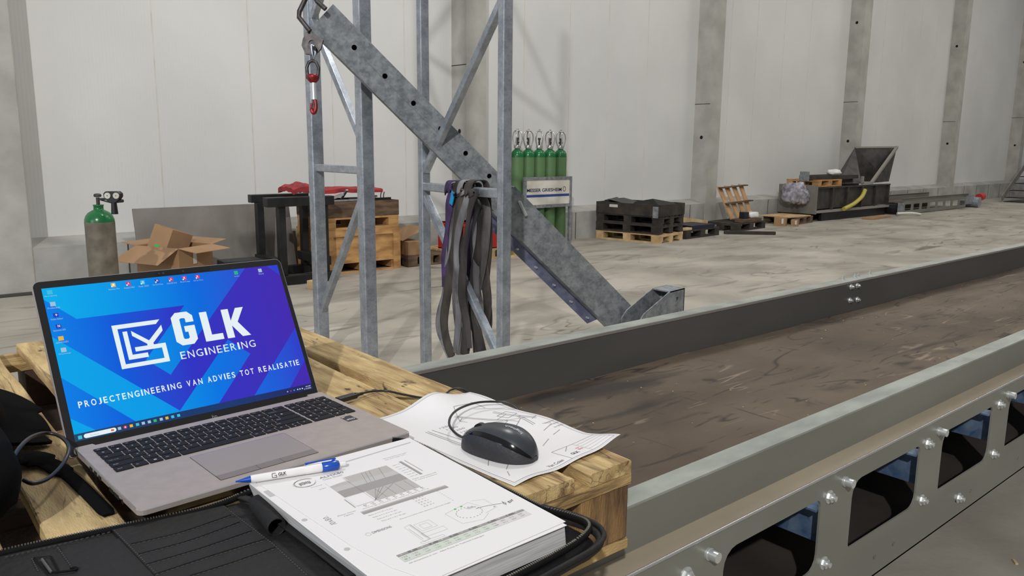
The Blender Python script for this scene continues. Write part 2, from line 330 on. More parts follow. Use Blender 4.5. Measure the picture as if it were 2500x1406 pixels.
        s.add(vs, fs, mi, True); s.add(vs, [tuple(range(8)), tuple(range((n - 1) * 8, n * 8))], mi); return s
    def build(s, name, mats, parent=None, loc=None, rz=0, bevel=0, autos=True, solid=0):
        me = bpy.data.meshes.new(name); vs = s.v
        if loc is not None:                       # geometry given in world space, origin moved to loc
            pass
        me.from_pydata([tuple(v) for v in vs], [], s.f); me.update()
        for mt in (mats if isinstance(mats, (list, tuple)) else [mats]): me.materials.append(mt)
        me.polygons.foreach_set('material_index', s.m); me.polygons.foreach_set('use_smooth', s.sm)
        bm = bmesh.new(); bm.from_mesh(me); bmesh.ops.recalc_face_normals(bm, faces=bm.faces) if solid != 9 else None; bm.to_mesh(me); bm.free()
        o = bpy.data.objects.new(name, me); COL.objects.link(o)
        if parent is not None: o.parent = parent; o.matrix_parent_inverse = parent.matrix_world.inverted()
        if bevel:
            md = o.modifiers.new('b', 'BEVEL'); md.width = bevel; md.segments = 2; md.limit_method = 'ANGLE'; md.angle_limit = .6
        return o
def crom(pts, n=8, closed=False):
    pts = [V(p) for p in pts]; out = []; m_ = len(pts)
    for i in range(m_ if closed else m_ - 1):
        if closed: p0, p1, p2, p3 = pts[i - 1], pts[i], pts[(i + 1) % m_], pts[(i + 2) % m_]
        else: p0, p1, p2, p3 = pts[max(i - 1, 0)], pts[i], pts[i + 1], pts[min(i + 2, m_ - 1)]
        for k in range(n):
            t = k / n; out.append(.5 * ((2 * p1) + (p2 - p0) * t + (2 * p0 - 5 * p1 + 4 * p2 - p3) * t * t + (3 * p1 - p0 - 3 * p2 + p3) * t ** 3))
    if not closed: out.append(pts[-1])
    return out
def rrect(x0, y0, x1, y1, r, seg=4):
    rs = r if isinstance(r, (list, tuple)) else [r] * 4; out = []
    for (cx, cy, a0), q in zip(((x1, y1, 0), (x0, y1, 90), (x0, y0, 180), (x1, y0, 270)), rs):
        sx = -1 if cx == x1 else 1; sy = -1 if cy == y1 else 1
        for k in range(seg + 1):
            t = math.radians(a0 + 90 * k / seg); out.append((cx + sx * q + q * math.cos(t), cy + sy * q + q * math.sin(t)))
    return out
def circ(cx, cy, r, n=16, ry=None): return [(cx + r * math.cos(2 * math.pi * k / n), cy + (ry or r) * math.sin(2 * math.pi * k / n)) for k in range(n)]
_tc = {}
def glyphs(body, bold=0):
    if (body, bold) in _tc: return _tc[(body, bold)]
    cu = bpy.data.curves.new('t', 'FONT'); cu.body = body; cu.size = 1; cu.offset = bold; cu.resolution_u = 3
    ob = bpy.data.objects.new('t', cu); COL.objects.link(ob); dg = bpy.context.evaluated_depsgraph_get(); ev = ob.evaluated_get(dg); me = ev.to_mesh()
    vs = [(v.co.x, v.co.y) for v in me.vertices]; fs = [tuple(p.vertices) for p in me.polygons]; ev.to_mesh_clear()
    bpy.data.objects.remove(ob); bpy.data.curves.remove(cu)
    xs = [v[0] for v in vs]; ys = [v[1] for v in vs]; x0, x1, y0, y1 = min(xs), max(xs), min(ys), max(ys)
    vs = [((x - x0) / (x1 - x0), (y - y0) / max(y1 - y0, 1e-6)) for x, y in vs]
    _tc[(body, bold)] = (vs, fs); return vs, fs
def text(mb, body, x0, y0, x1, y1, z, mi, fr, bold=0):
    """lettering fitted to the box; (x0,y0) lower left, (x1,y1) upper right in the frame's own axes"""
    o, u, v, n = fr; vs, fs = glyphs(body, bold)
    if u.cross(v).dot(n) * (x1 - x0) * (y1 - y0) < 0: fs = [tuple(reversed(f)) for f in fs]
    mb.add([o + u * (x0 + (x1 - x0) * a) + v * (y0 + (y1 - y0) * b) + n * z for a, b in vs], fs, mi)
def tag(o, label=None, cat=None, group=None, kind=None):
    if label: o['label'] = label
    if cat: o['category'] = cat
    if group: o['group'] = group
    if kind: o['kind'] = kind
    return o
def empty(name, loc, label, cat, group=None, rz=0):
    o = bpy.data.objects.new(name, None); o.empty_display_size = .1; COL.objects.link(o); o.location = loc; o.rotation_euler = (0, 0, rz)
    o.matrix_world = Matrix.Translation(V(loc)) @ Matrix.Rotation(rz, 4, 'Z')
    return tag(o, label, cat, group)
def struct(o): o['kind'] = 'structure'; return o
def local(parent):   # geometry in the parent's own axes
    def f(mb, name, mats, bevel=0, par=None):
        o = mb.build(name, mats, None, bevel=bevel); o.parent = par or parent; return o
    return f
def kids(o): return [c for c in bpy.data.objects if c.parent == o]
def copy_tree(o, parent=None):
    c = o.copy(); COL.objects.link(c); c.parent = parent
    if parent is not None: c.matrix_parent_inverse = o.matrix_parent_inverse.copy()
    for ch in kids(o): copy_tree(ch, c)
    return c
# ================================================================ THE HALL
WS = .019                                    # the back wall runs a degree off the conveyor's line
def WY(x): return 9.13 + WS * x
WU = V((1, WS, 0)).normalized(); WN = V((-WS, 1, 0)).normalized()
struct(MB().box((-14, -8, -.2), (48, 12, 0)).build('floor', M_floor))
w = MB()
w.prism([(-8, 9.13 + .36 - 8 * WS), (46, 9.49 + 46 * WS), (46, 9.9 + 46 * WS), (-8, 9.9 - 8 * WS)], 0, 9)
struct(w.build('wall_back', M_wall))
# panel joints
jn = 1
for x in (-1.5, -.4, .7, 2.82, 3.92, 5.02, 6.15, 8.39, 9.4, 10.35, 11.4, 14.0, 14.94, 16.0, 17.1, 20.8, 21.9, 23.0, 24.1, 27.2, 28.4):
    y = WY(x) + .36
    j = MB().obox((x, y - .001, 4.7), WU, WN, (0, 0, 1), .004, .003, 4.25)
    struct(j.build('trim_%d' % jn, M_conc if 0 else M_white)); jn += 1
# kerb with a sloping top between the columns
xcols = [1.05, 6.97, 12.90, 18.93, 25.15, 31.1]; CW = .36
edges = [-6] + [e for x in xcols for e in (x, x + CW)] + [44]
for i in range(0, len(edges), 2):
    a, b = edges[i], edges[i + 1]; k = MB(); P = []
    for x in (a, b):
        yf = WY(x) + .012; P += [(x, yf, 0), (x, yf + .35, 0), (x, yf + .35, .52), (x, yf, .45)]
    k.add(P, [(0, 1, 2, 3), (7, 6, 5, 4), (0, 3, 7, 4), (3, 2, 6, 7), (2, 1, 5, 6), (1, 0, 4, 5)])
    xx = a + .9
    while xx < b - .2:
        k.obox((xx, WY(xx) + .011, .22), WU, WN, (0, 0, 1), .006, .003, .22, 1); xx += 1.05
    struct(k.build('trim_%d' % jn, [M_kerb, M_dark])); jn += 1
for i, x in enumerate(xcols):
    c = MB(); y0, y1 = WY(x), WY(x + CW)
    c.hexa([(x, y0, 0), (x + CW, y1, 0), (x + CW, y1 + .37, 0), (x, y0 + .37, 0), (x, y0, 9), (x + CW, y1, 9), (x + CW, y1 + .37, 9), (x, y0 + .37, 9)])
    c.cyl((x - .002, y0 + .17, 1.72), (x + .01, y0 + .17, 1.72), .035, n=12, mi=1)
    c.cyl((x - .002, y0 + .19, 4.5), (x + .01, y0 + .19, 4.5), .035, n=12, mi=1)
    if i != 0: c.box((x - .003, y0 + .004, 2.35 + .3 * (i % 2)), (x - .001, y0 + .36, 2.36 + .3 * (i % 2)), 1)
    struct(c.build('trim_%d' % jn, [M_conc, M_hole], bevel=.012)); jn += 1
struct(MB().box((.62, 9.0, 0), (1.46, 9.14, .012)).build('trim_%d' % jn, M_dark)); jn += 1
# ================================================================ THE CONVEYOR IN FRONT
RT = .9702                                    # rail top height; the pallet rests on it
cv = empty('belt_conveyor', (3, 1.15, 0), 'long low galvanised belt conveyor with brown rubber belt crossing the foreground under the pallet', 'conveyor')
X0, X1 = -.45, 9.5
def prof(mb, pts, th, x0, x1, mi=0, mis=None):
    """sheet folded along (y,z) points, extruded along x"""
    for k, ((y0, z0), (y1, z1)) in enumerate(zip(pts, pts[1:])):
        d = V((0, y1 - y0, z1 - z0)); n = V((0, d.z, -d.y)).normalized() * th
        P = [(x0, y0, z0), (x1, y0, z0), (x1, y1, z1), (x0, y1, z1)]
        mb.hexa([V(p) for p in P] + [V(p) + n for p in P], mis[k] if mis else mi)
nr = MB()
nr.box((X0, .729, RT - .004), (X1, .772, RT), 1)                     # top flange
nr.box((X0, .729, .8893), (X1, .733, RT - .004), 0)                   # web
nr.box((X0, .768, RT - .016), (X1, .772, RT - .004), 0)              # inner lip
nr.build('near_rail', [M_rail, M_raild], cv)
sp = MB(); PY = .689
SPF = (V((0, PY + .004, 0)), V((1, 0, 0)), V((0, 0, 1)), V((0, -1, 0)))
for k in range(-4, 19):
    a = max(X0, 1.42 + .437 * k); b = min(X1, 1.857 + .437 * k)
    if b - a < .43: sp.prism([(a, .591), (b, .591), (b, .889), (a, .889)], 0, .004, 0, SPF); continue
    wn = rrect(1.487 + .437 * k, .700, 1.799 + .437 * k, .846, [.016, .035, .012, .03])
    sl = [rrect(1.485 + .437 * k + dx, .632, 1.499 + .437 * k + dx, .640, .0035, 2) for dx in (.125, .215)]
    sp.prism([(a, .670), (b, .670), (b, .889), (a, .889)], 0, .004, 0, SPF, [wn]); sp.prism([(a, .591), (b, .591), (b, .670), (a, .670)], 0, .004, 0, SPF, sl)
sp.hexa([(X0, PY, .8855), (X1, PY, .8855), (X1, .729, .8895), (X0, .729, .8895), (X0, PY, .8895), (X1, PY, .8895), (X1, .729, .8935), (X0, .729, .8935)], 1)
sp.cyl((X0, PY + .0015, .8878), (X1, PY + .0015, .8878), .0030, n=8, mi=2)
sp.box((X0, PY, .591), (X1, PY + .05, .595))
M_ledge = mat('dusty_ledge', (146, 134, 114), .6, .2, (168, 154, 132), 5, 7, 0, None, (.4, 1, 1))
sp.build('side_panel', [M_rail, M_ledge, M_alul], cv)
fr_ = MB()
fr_.box((X0, 1.534, RT - .004), (X1, 1.585, RT), 1); fr_.box((X0, 1.534, .842), (X1, 1.538, RT - .004)); fr_.box((X0, 1.534, .838), (X1, 1.60, .842))
fr_.box((X0, 1.60, .591), (X1, 1.604, .842)); fr_.box((X0, 1.532, RT - .009), (X1, 1.5345, RT - .001), 2)
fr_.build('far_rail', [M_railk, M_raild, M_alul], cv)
M_rbelt = mat('return_belt_shaded', (34, 28, 23), .85, 0, (50, 42, 34), 6, 6)  # belt rubber darkened, shade inside the panel windows put into its colour
# belt with slightly uneven surface and a return strand under it
bt = MB(); nx, ny = 160, 14; vs = []
for i in range(nx + 1):
    for j in range(ny + 1):
        x = X0 + (X1 - X0) * i / nx; y = .756 + (1.532 - .756) * j / ny
        vs.append((x, y, .842 + .0035 * noise.noise(V((x * 2.2, y * 5, 0))) + (.004 if j in (0, ny) else 0) - .004))
bt.add(vs, [(i * (ny + 1) + j, (i + 1) * (ny + 1) + j, (i + 1) * (ny + 1) + j + 1, i * (ny + 1) + j + 1) for i in range(nx) for j in range(ny)], 0, True)
bt.box((X0, .756, .824), (X1, 1.53, .828))
bo = bt.build('belt', M_belt, cv)
MB().box((X0, .76, .612), (X1, 1.53, .620)).build('return_belt', M_rbelt, cv)
for k in range(-3, 19):
    xx = 1.395 + .437 * k
    b = MB(); b.box((xx, .694, .738), (xx + .004, 1.60, .822)); b.box((xx, .694, .818), (xx - .04, 1.60, .822))
    b.build('cross_member', M_bluez, cv)
def bolt(x, y, z, n, r=.0100, kind='hex', mb=None):
    n = V(n).normalized(); o = V((x, y, z))
    if kind == 'hex':
        mb.cyl(o, o + n * .0022, r * 1.35, n=18); mb.cyl(o + n * .0022, o + n * .009, r, n=6, smooth=False); mb.cyl(o + n * .009, o + n * .015, r * .55, n=10)
    else:
        mb.cyl(o, o + n * .004, r * 1.05, n=18); mb.cyl(o + n * .004, o + n * .02, r * .92, r * .88, n=18)
for k in range(-3, 19):
    dx = .4435 * k
    for (x, z, kd) in ((1.391, .842, 'hex'), (1.448, .858, 'pin'), (1.391, .704, 'hex')):
        if x + dx > X1 - .2 or x + dx < X0 + .1: continue
        b = MB(); bolt(x + dx, PY, z, (0, -1, 0), kind=kd, mb=b); b.build('bolt' if kd == 'hex' else 'pin', M_bolt, cv)
b = MB(); bolt(2.065, PY, .641, (0, -1, 0), mb=b); b.build('bolt', M_bolt, cv)
for px, py in ((2077, 700), (2092, 697), (2074, 733), (2092, 731)):
    p = Py(px, py, 1.534); b = MB(); bolt(p.x, 1.534, p.z, (0, -1, 0), r=.009, mb=b); b.build('bolt', M_bolt, cv)
for px, py in ((2040, 680), (2068, 674), (2080, 673), (2106, 667)):
    p = Pz(px, py, RT); b = MB(); bolt(p.x, min(p.y, 1.575), RT, (0, 0, 1), r=.007, mb=b); b.build('bolt', M_bolt, cv)
for x in (-.2, 5.6, 9.2):
    l = MB(); l.box((x, .80, 0), (x + .06, .86, .612)); l.box((x, 1.42, 0), (x + .06, 1.48, .612)); l.box((x, .86, .3), (x + .06, 1.42, .36)); l.build('support_leg', M_galv, cv)
# flakes lying on the belt
ch = MB()
for i in range(90):
    x = random.uniform(.9, 6); y = random.uniform(.80, 1.50); r = random.uniform(.0015, .0045); a = random.uniform(0, 6)
    c, s_ = math.cos(a), math.sin(a); z = .8425
    ch.add([(x + c * r, y + s_ * r, z), (x - s_ * r * .5, y + c * r * .5, z + .001), (x - c * r, y - s_ * r, z), (x + s_ * r * .5, y - c * r * .5, z + .0015)], [(0, 1, 2, 3)])
tag(ch.build('wood_flakes', M_woodpale), 'pale wood flakes scattered on the brown conveyor belt', 'flakes', kind='stuff')
# ================================================================ THE PALLET USED AS A TABLE
PT = 1.096
RT = .971
pa = empty('wooden_pallet', (.36, 1.24, RT), 'rough yellow timber pallet lying across the conveyor and used as a table for the laptop', 'pallet')
def board(mb, x0, x1, y0, y1, z0, z1, along='y', seed=0, wane=.003):
    """a sawn board with slightly irregular long edges and ends"""
    n = 26; vs = []; rnd = random.Random(seed)
    L0, L1 = (y0, y1) if along == 'y' else (x0, x1)
    A0, A1 = (x0, x1) if along == 'y' else (y0, y1)
    for i in range(n + 1):
        t = L0 + (L1 - L0) * i / n
        a = A0 + wane * noise.noise(V((t * 9, seed * 3.1, 0))); b_ = A1 + wane * noise.noise(V((t * 9, seed * 3.1 + 7, 0)))
        dz = .0008 * noise.noise(V((t * 7, seed, 5)))
        ring = [(a, z0), (b_, z0), (b_ + 0, z1 - .002 + dz), (b_ - .002, z1 + dz), (a + .002, z1 + dz), (a, z1 - .002 + dz)]
        for q, z in ring: vs.append((q, t, z) if along == 'y' else (t, q, z))
    k = 6; fs = [(i * k + j, i * k + (j + 1) % k, (i + 1) * k + (j + 1) % k, (i + 1) * k + j) for i in range(n) for j in range(k)]
    mb.add(vs, fs); mb.add(vs, [tuple(range(k)), tuple(range(n * k, n * k + k))]); return mb
for i, (a, b, y0) in enumerate(((.682, .758, .646), (.562, .656, .650), (.45, .535, .65), (.342, .42, .65), (.238, .312, .652), (.124, .197, .65), (-.02, .085, .648))):
    board(MB(), a, b, y0, 1.838 + .004 * (i % 3), PT - .018, PT, 'y', i + 1).build('deck_board', M_wood, pa)
for i, (y0, y1) in enumerate(((.647, .745), (1.19, 1.29), (1.745, 1.842))):
    board(MB(), -.03, .759, y0, y1, PT - .034, PT - .0182, 'x', 20 + i, .002).build('cross_board', M_woodx, pa)
    for j, (a, b) in enumerate(((-.028, .07), (.235, .375), (.668, .757))):
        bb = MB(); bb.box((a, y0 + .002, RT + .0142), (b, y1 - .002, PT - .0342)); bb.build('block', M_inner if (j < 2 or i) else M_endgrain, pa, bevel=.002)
for i, (y0, y1) in enumerate(((.647, .745), (1.19, 1.29), (1.745, 1.842))):
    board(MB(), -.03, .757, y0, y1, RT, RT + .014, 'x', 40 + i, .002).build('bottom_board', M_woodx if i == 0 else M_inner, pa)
for x0 in (.02, .225, .60):
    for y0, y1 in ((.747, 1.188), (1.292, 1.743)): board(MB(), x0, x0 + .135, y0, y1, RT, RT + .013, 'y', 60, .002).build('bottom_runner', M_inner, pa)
# ================================================================ LAPTOP
LO = V((.19, 1.085, 1.118)); LRZ = math.radians(3.04)
lp = empty('laptop', LO, 'open silver laptop showing a blue company wallpaper, standing on the pallet', 'laptop', rz=LRZ)
B_ = local(lp); DW, DD = .354, .240
def outline(ins, notch=True, r=.008):
    x0, x1, y0, y1 = ins, DW - ins, -DD + ins, 0 - ins; p = []
    for cx, cy, a0 in ((x0 + r, y0 + r, 180), (x1 - r, y0 + r, 270)):
        for k in range(5): t = math.radians(a0 + 90 * k / 4); p.append((cx + r * math.cos(t), cy + r * math.sin(t)))
    p += [(x1, y1 - .002), (x1 - .002, y1), (.329, y1), (.327, y1 - .007), (.024, y1 - .007), (.022, y1), (x0 + .002, y1), (x0, y1 - .002)]
    return p
def loft(mb, rings, mis):
    n = len(rings[0][0]); vs = [(x, y, z) for pl_, z in rings for x, y in pl_]
    for k in range(len(rings) - 1):
        mb.add(vs, [(k * n + i, k * n + (i + 1) % n, (k + 1) * n + (i + 1) % n, (k + 1) * n + i) for i in range(n)], mis[k])
    mb.flat(rings[-1][0], rings[-1][1], mis[-1]); mb.flat(rings[0][0], rings[0][1], mis[0])
bs = MB(); loft(bs, [(outline(.016), -.0200), (outline(.012), -.0185), (outline(.0035), -.0085), (outline(0), -.0065), (outline(0), -.0012), (outline(.0012), 0)], [2, 2, 0, 0, 1, 0])
for y, w_, z in ((-.075, .010, -.004), (-.092, .010, -.004), (-.109, .010, -.0042), (-.150, .014, -.006), (-.168, .016, -.006), (-.188, .004, -.006)):
    bs.box((-.0006, y - w_ / 2, z - .0035), (.002, y + w_ / 2, z + .0012), 3)
B_(bs, 'base', [M_alu, M_alul, M_dsteel, M_hole])
# keyboard: every key a part
kb_u = .01726; KX = .0158
rows = []
legend_q = 'QWERTYUIOP'; legend_a = 'ASDFGHJKL'; legend_z = 'ZXCVBNM'
def keyrow(y0, y1, ws, names, x=KX, unit=kb_u):
    for w_, nm in zip(ws, names):
        rows.append((x, x + w_ * unit - .0019, y0, y1, nm)); x += w_ * unit
Y0 = -.0262; rh = .0165; yf = Y0 - .0098
keyrow(yf, Y0, [15 / 15] * 15, ['esc'] + ['f%d' % i for i in range(1, 13)] + ['prt', 'ins'])
def ry(i): return yf - .0019 - i * rh - (rh - .0019), yf - .0019 - i * rh
keyrow(*ry(0), [1] * 13 + [2], ['~'] + list('1234567890-=') + ['backspace'])
keyrow(*ry(1), [1.5] + [1] * 12 + [1.5], ['tab'] + list(legend_q) + ['[', ']', '|'])
keyrow(*ry(2), [1.75] + [1] * 11 + [2.25], ['caps lock'] + list(legend_a) + [';', '"', 'enter'])
keyrow(*ry(3), [2.25] + [1] * 10 + [2.75], ['shift'] + list(legend_z) + [',', '.', '/', 'shift'])
r4 = ry(4); hm = (r4[0] + r4[1]) / 2
keyrow(*r4, [1.25, 1, 1, 1.25, 5.5, 1, 1, 1], ['ctrl', 'fn', 'win', 'alt', '', 'alt', 'ctrl', '<'])
xs = KX + 13 * kb_u
rows.append((xs, xs + kb_u - .0019, r4[0], hm - .0006, 'v')); rows.append((xs, xs + kb_u - .0019, hm + .0006, r4[1], '^')); rows.append((xs + kb_u, xs + 2 * kb_u - .0019, r4[0], r4[1], '>'))
NX = KX + 15 * kb_u + .0022; nu = (.3445 - NX) / 4
keyrow(yf, Y0, [1] * 4, ['del', 'home', 'end', 'pg'], NX, nu)
keyrow(*ry(0), [1] * 4, ['num', '/', '*', '-'], NX, nu)
keyrow(*ry(1), [1] * 3, '789', NX, nu); keyrow(*ry(2), [1] * 3, '456', NX, nu); keyrow(*ry(3), [1] * 3, '123', NX, nu)
keyrow(*r4, [2, 1], ['0', '.'], NX, nu)
rows.append((NX + 3 * nu, NX + 4 * nu - .0019, ry(2)[0], ry(1)[1], '+')); rows.append((NX + 3 * nu, NX + 4 * nu - .0019, r4[0], ry(3)[1], 'enter'))
LFR = (V((0, 0, 0)), V((1, 0, 0)), V((0, 1, 0)), V((0, 0, 1)))
kbd = MB(); kbd.prism(rrect(KX - .0015, r4[0] - .0015, .3458, Y0 + .0015, .002), .00002, .00012, 0)
kbd = B_(kbd, 'keyboard', M_alu)
for (x0, x1, y0, y1, nm) in rows:
    k = MB(); k.prism(rrect(x0, y0, x1, y1, .0013, 3), .0001, .0011, 0)
    k.prism(rrect(x0 + .0006, y0 + .0006, x1 - .0006, y1 - .0006, .001, 3), .0011, .0013, 0)
    hh = y1 - y0
    if nm and hh > .004:
        if nm == 'win':
            for a in (0, 1):
                for b in (0, 1): k.flat([(x0 + .0062 + a * .0017, y1 - .0085 + b * .0017), (x0 + .0077 + a * .0017, y1 - .0085 + b * .0017), (x0 + .0077 + a * .0017, y1 - .007 + b * .0017), (x0 + .0062 + a * .0017, y1 - .007 + b * .0017)], .00136, 1)
        elif len(nm) == 1: text(k, nm, x0 + .0055, y1 - .0075, x0 + .0081, y1 - .0044, .00136, 1, LFR)
        else:
            s_ = .0010 if hh > .012 else .0008; text(k, nm, x0 + .003, (y0 + y1) / 2 - s_, x0 + .003 + .0013 * len(nm), (y0 + y1) / 2 + s_, .00136, 1, LFR)
    ko = k.build('key', [M_key, M_keyl]); ko.parent = kbd
tp = MB(); tp.prism(rrect(.0967, -.2222, .2236, -.1296, .0015), .00005, .00025, 1); tp.prism(rrect(.0973, -.2068, .2230, -.1302, .001), .00025, .0004, 0); tp.flat([(.0970, -.1303), (.2230, -.1303), (.2230, -.1293), (.0970, -.1293)], .00045, 2)
B_(tp, 'touchpad', [M_pad, M_dark, M_alul])
M_padb = mat('touchpad_buttons', (122, 114, 109), .45, .1)
for a, b in ((.0973, .1457), (.1463, .1766), (.1772, .2230)):
    t = MB(); t.prism(rrect(a, -.2217, b, -.2073, .0008), .0001, .0007, 0); B_(t, 'touchpad_button', M_padb)
st_ = MB(); st_.prism([(.3113, -.1490), (.3277, -.1490), (.3277, -.1268), (.3113, -.1268)], .00002, .00018, 0)
text(st_, 'vPRO', .3128, -.1440, .3262, -.1388, .0002, 1, LFR, .02); st_.flat([(.3122, -.1306), (.3170, -.1306), (.3170, -.1286), (.3122, -.1286)], .0002, 1)
B_(st_, 'sticker', [mat('sticker_navy', (20, 22, 40), .35), M_white])
# lid
th = math.radians(28.8); UP = V((0, math.sin(th), math.cos(th))); NO = V((0, -math.cos(th), math.sin(th)))
BL = V((.0055, .0097, .0038)); TL = BL + UP * SH
DF = (TL, V((1, 0, 0)), -UP, NO)            # display frame, y downwards
lid = MB(); lx0, lx1, ly0, ly1 = -.0100, SW + .0075, -.0108, SH + .0195
ol = rrect(lx0, ly0, lx1, ly1, [.003, .003, .009, .009], 5)
lid.prism(ol, -.0065, -.0012, 1, DF); lid.prism(rrect(lx0 + .0008, ly0 + .0008, lx1 - .0008, ly1 - .0008, [.003, .003, .0085, .0085], 5), -.0012, -.0004, 0, DF)
lid.line2(rrect(lx0 + .0004, ly0 + .0004, lx1 - .0004, ly1 - .0004, [.003, .003, .009, .009], 5), .0009, -.0010, 2, DF, True)
lo_ = B_(lid, 'lid', [M_bez, M_alu, M_alul])
def onlid(mb, nm, mats): o = mb.build(nm, mats); o.parent = lo_; return o
cb = MB(); cx0 = .148; cb.prism(rrect(cx0, -.0082, cx0 + .082, -.0022, .0029, 5), -.0004, .0000, 0, DF)
cb.prism(circ(cx0 + .041, -.0052, .0013, 12), 0, .0002, 1, DF); cb.prism(circ(cx0 + .012, -.0052, .0016, 12), 0, .0002, 1, DF); cb.prism(circ(cx0 + .006, -.0052, .0011, 12), 0, .0002, 1, DF)
onlid(cb, 'webcam_strip', [M_hole, M_mouse])
hp = MB(); text(hp, 'hp', .1765, SH + .0120, .1835, SH + .0052, -.0002, 0, DF); onlid(hp, 'maker_mark', M_alul)
# display picture (units of display height)
d = MB(); ZZ = [0]
def sc2(pts): return [(min(max(x, 0), 1.6) * SH, min(max(y, 0), 1) * SH) for x, y in pts]
def dpoly(pts, mi, lvl): d.flat(sc2(pts), .00006 * lvl, mi, DF)
MS = [SL, SD, SL2, ST, SWH, SPA, SRE, SYE, SGR, SCY, SNV, SOR]
for i in range(16): dpoly([(i * .1, 0), (i * .1 + .1, 0), (i * .1 + .1, 1), (i * .1, 1)], 0, 0)
dpoly([(0, .074), (.158, .227), (.838, .228), (.506, .568), (.636, .697), (1.342, 0), (1.6, 0), (1.6, 1), (1.2, 1), (.65, .9605), (0, .3232)], 1, 1)
dpoly([(0, .3232), (.6367, .9489), (1.0748, .5209), (1.206, .6515), (.855, 1), (0, 1)], 2, 2)
dpoly([(0, .591), (.40, 1), (.174, 1), (0, .853)], 1, 3)
dpoly([(1.6, .514), (1.11, 1), (1.385, 1), (1.6, .775)], 2, 2)
dpoly([(1.5133, 0), (1.6, .088), (1.6, 0)], 2, 2)
dpoly([(0, .9555), (1.6, .9555), (1.6, 1), (0, 1)], 3, 4)
G_ = [(.3476, .3045), (.6515, .3045), (.6226, .3335), (.3790, .3335), (.3790, .5760), (.6240, .5760), (.6240, .5020), (.4571, .5020), (.4571, .4725), (.6540, .4725), (.6540, .6045), (.3496, .6045)]
dpoly(G_, 4, 6)
dpoly([(.4045, .3562), (.4332, .3562), (.4332, .5200), (.529, .5200), (.529, .5510), (.4045, .5510)], 4, 6)
dpoly([(.4575, .3574), (.5547, .4400), (.6549, .3440), (.6549, .3850), (.5780, .4600), (.5780, .4740), (.5380, .4740), (.5380, .4610), (.4575, .3920)], 4, 6)
for ch_, (a, b) in zip('GLK', ((.725, .868), (.9150, 1.0480), (1.0750, 1.2520))):
    pass
BG = [(.760, .2750), (.840, .2750), (.872, .307), (.872, .352), (.818, .352), (.818, .325), (.812, .319), (.788, .319), (.780, .327), (.780, .462), (.788, .470), (.812, .470), (.820, .462), (.820, .420), (.800, .420), (.800, .378), (.872, .378), (.872, .480), (.840, .512), (.760, .512), (.726, .480), (.726, .307)]
dpoly(BG, 4, 6)
dpoly([(.922, .295), (.974, .295), (.974, .468), (1.052, .468), (1.052, .512), (.922, .512)], 4, 6)
dpoly([(1.078, .297), (1.130, .297), (1.130, .388), (1.184, .297), (1.244, .297), (1.178, .402), (1.250, .514), (1.188, .514), (1.130, .424), (1.130, .514), (1.078, .514)], 4, 6)
def dtext(s_, x0, y0, x1, y1, mi, lvl, bold=0): text(d, s_, x0 * SH, y1 * SH, x1 * SH, y0 * SH, .00006 * lvl, mi, DF, bold)
def spaced(s_, x0, x1, y0, y1, mi, lvl, bold, adv):
    wd_ = {'I': .30, ' ': .45, 'N': 1, 'M': 1.1, 'O': 1.05, 'G': 1.05, 'C': 1.0, 'J': .65, 'L': .75, 'E': .8, 'T': .85, 'S': .85, 'P': .85, 'R': .9}
    tot = sum(wd_.get(c, .95) + adv for c in s_) - adv; k = (x1 - x0) / tot; x = x0
    for c in s_:
        w2 = wd_.get(c, .95) * k
        if c != ' ': dtext(c, x, y0, x + w2, y1, mi, lvl, bold)
        x += w2 + adv * k
spaced('ENGINEERING', .729, 1.262, .5545, .6065, 4, 6, .0, .34)
spaced('PROJECTENGINEERING VAN ADVIES TOT REALISATIE', .058, 1.5500, .7600, .8010, 4, 6, .015, .42)
lab_t = ['Inventor Pro', 'AutoCAD', 'Vault 2023', 'Navisworks Manage', 'AutoCAD Arch', 'ReCap', 'ReCap Photo', 'SupraSync', 'Word']
for i, (x, y) in enumerate([(.4185, .0158), (.5128, .0172), (.605, .0181), (.7003, .0182), (.7936, .0178), (.8866, .0191), (.9795, .0192), (1.2639, .0195), (1.4512, .0209)]):
    c = [7, 6, 9, 10, 6, 6, 6, 8, 5][i]; dpoly([(x - .014, y - .004), (x + .014, y - .004), (x + .014, y + .024), (x - .014, y + .024)], c, 5)
    if i < 7: dtext('IA2NARR'[i], x - .005, y, x + .007, y + .016, 4, 6, .02); dpoly([(x - .014, y + .014), (x - .006, y + .014), (x - .006, y + .024), (x - .014, y + .024)], 4, 6)
    dtext(lab_t[i], x - .034 if i < 7 else x - .02, y + .032, x + .034 if i < 7 else x + .02, y + .043, 5, 5)
for i, (x, y) in enumerate([(.042, .0212), (.0445, .1018), (.0473, .1774), (.0479, .2524), (.0466, .3327), (.0468, .4092)]):
    c = [9, 5, 10, 10, 7, 5][i]; dpoly([(x - .015, y - .006), (x + .015, y - .006), (x + .015, y + .022), (x - .015, y + .022)], c, 5)
    if i in (2, 3): dtext('+N'[i - 2], x - .004, y - .002, x + .009, y + .014, 4, 6, .02)
    dtext(['Data van engineering', 'Prullenbak', 'Video Editor', 'Navisworks 2024', 'AANVRAGEN', 'Werkmap'][i], x - .034, y + .028, x + .036, y + .039, 5, 5)
d.flat([(x * SH, y * SH) for x, y in rrect(.050, .9655, .236, .9925, .0134, 5)], .0003, 4, DF); dtext('Zoeken', .085, .975, .135, .985, 5, 7)
dpoly([(.018, .969), (.040, .969), (.040, .991), (.018, .991)], 9, 5); dpoly([(.205, .973), (.222, .973), (.222, .985), (.205, .985)], 11, 7)
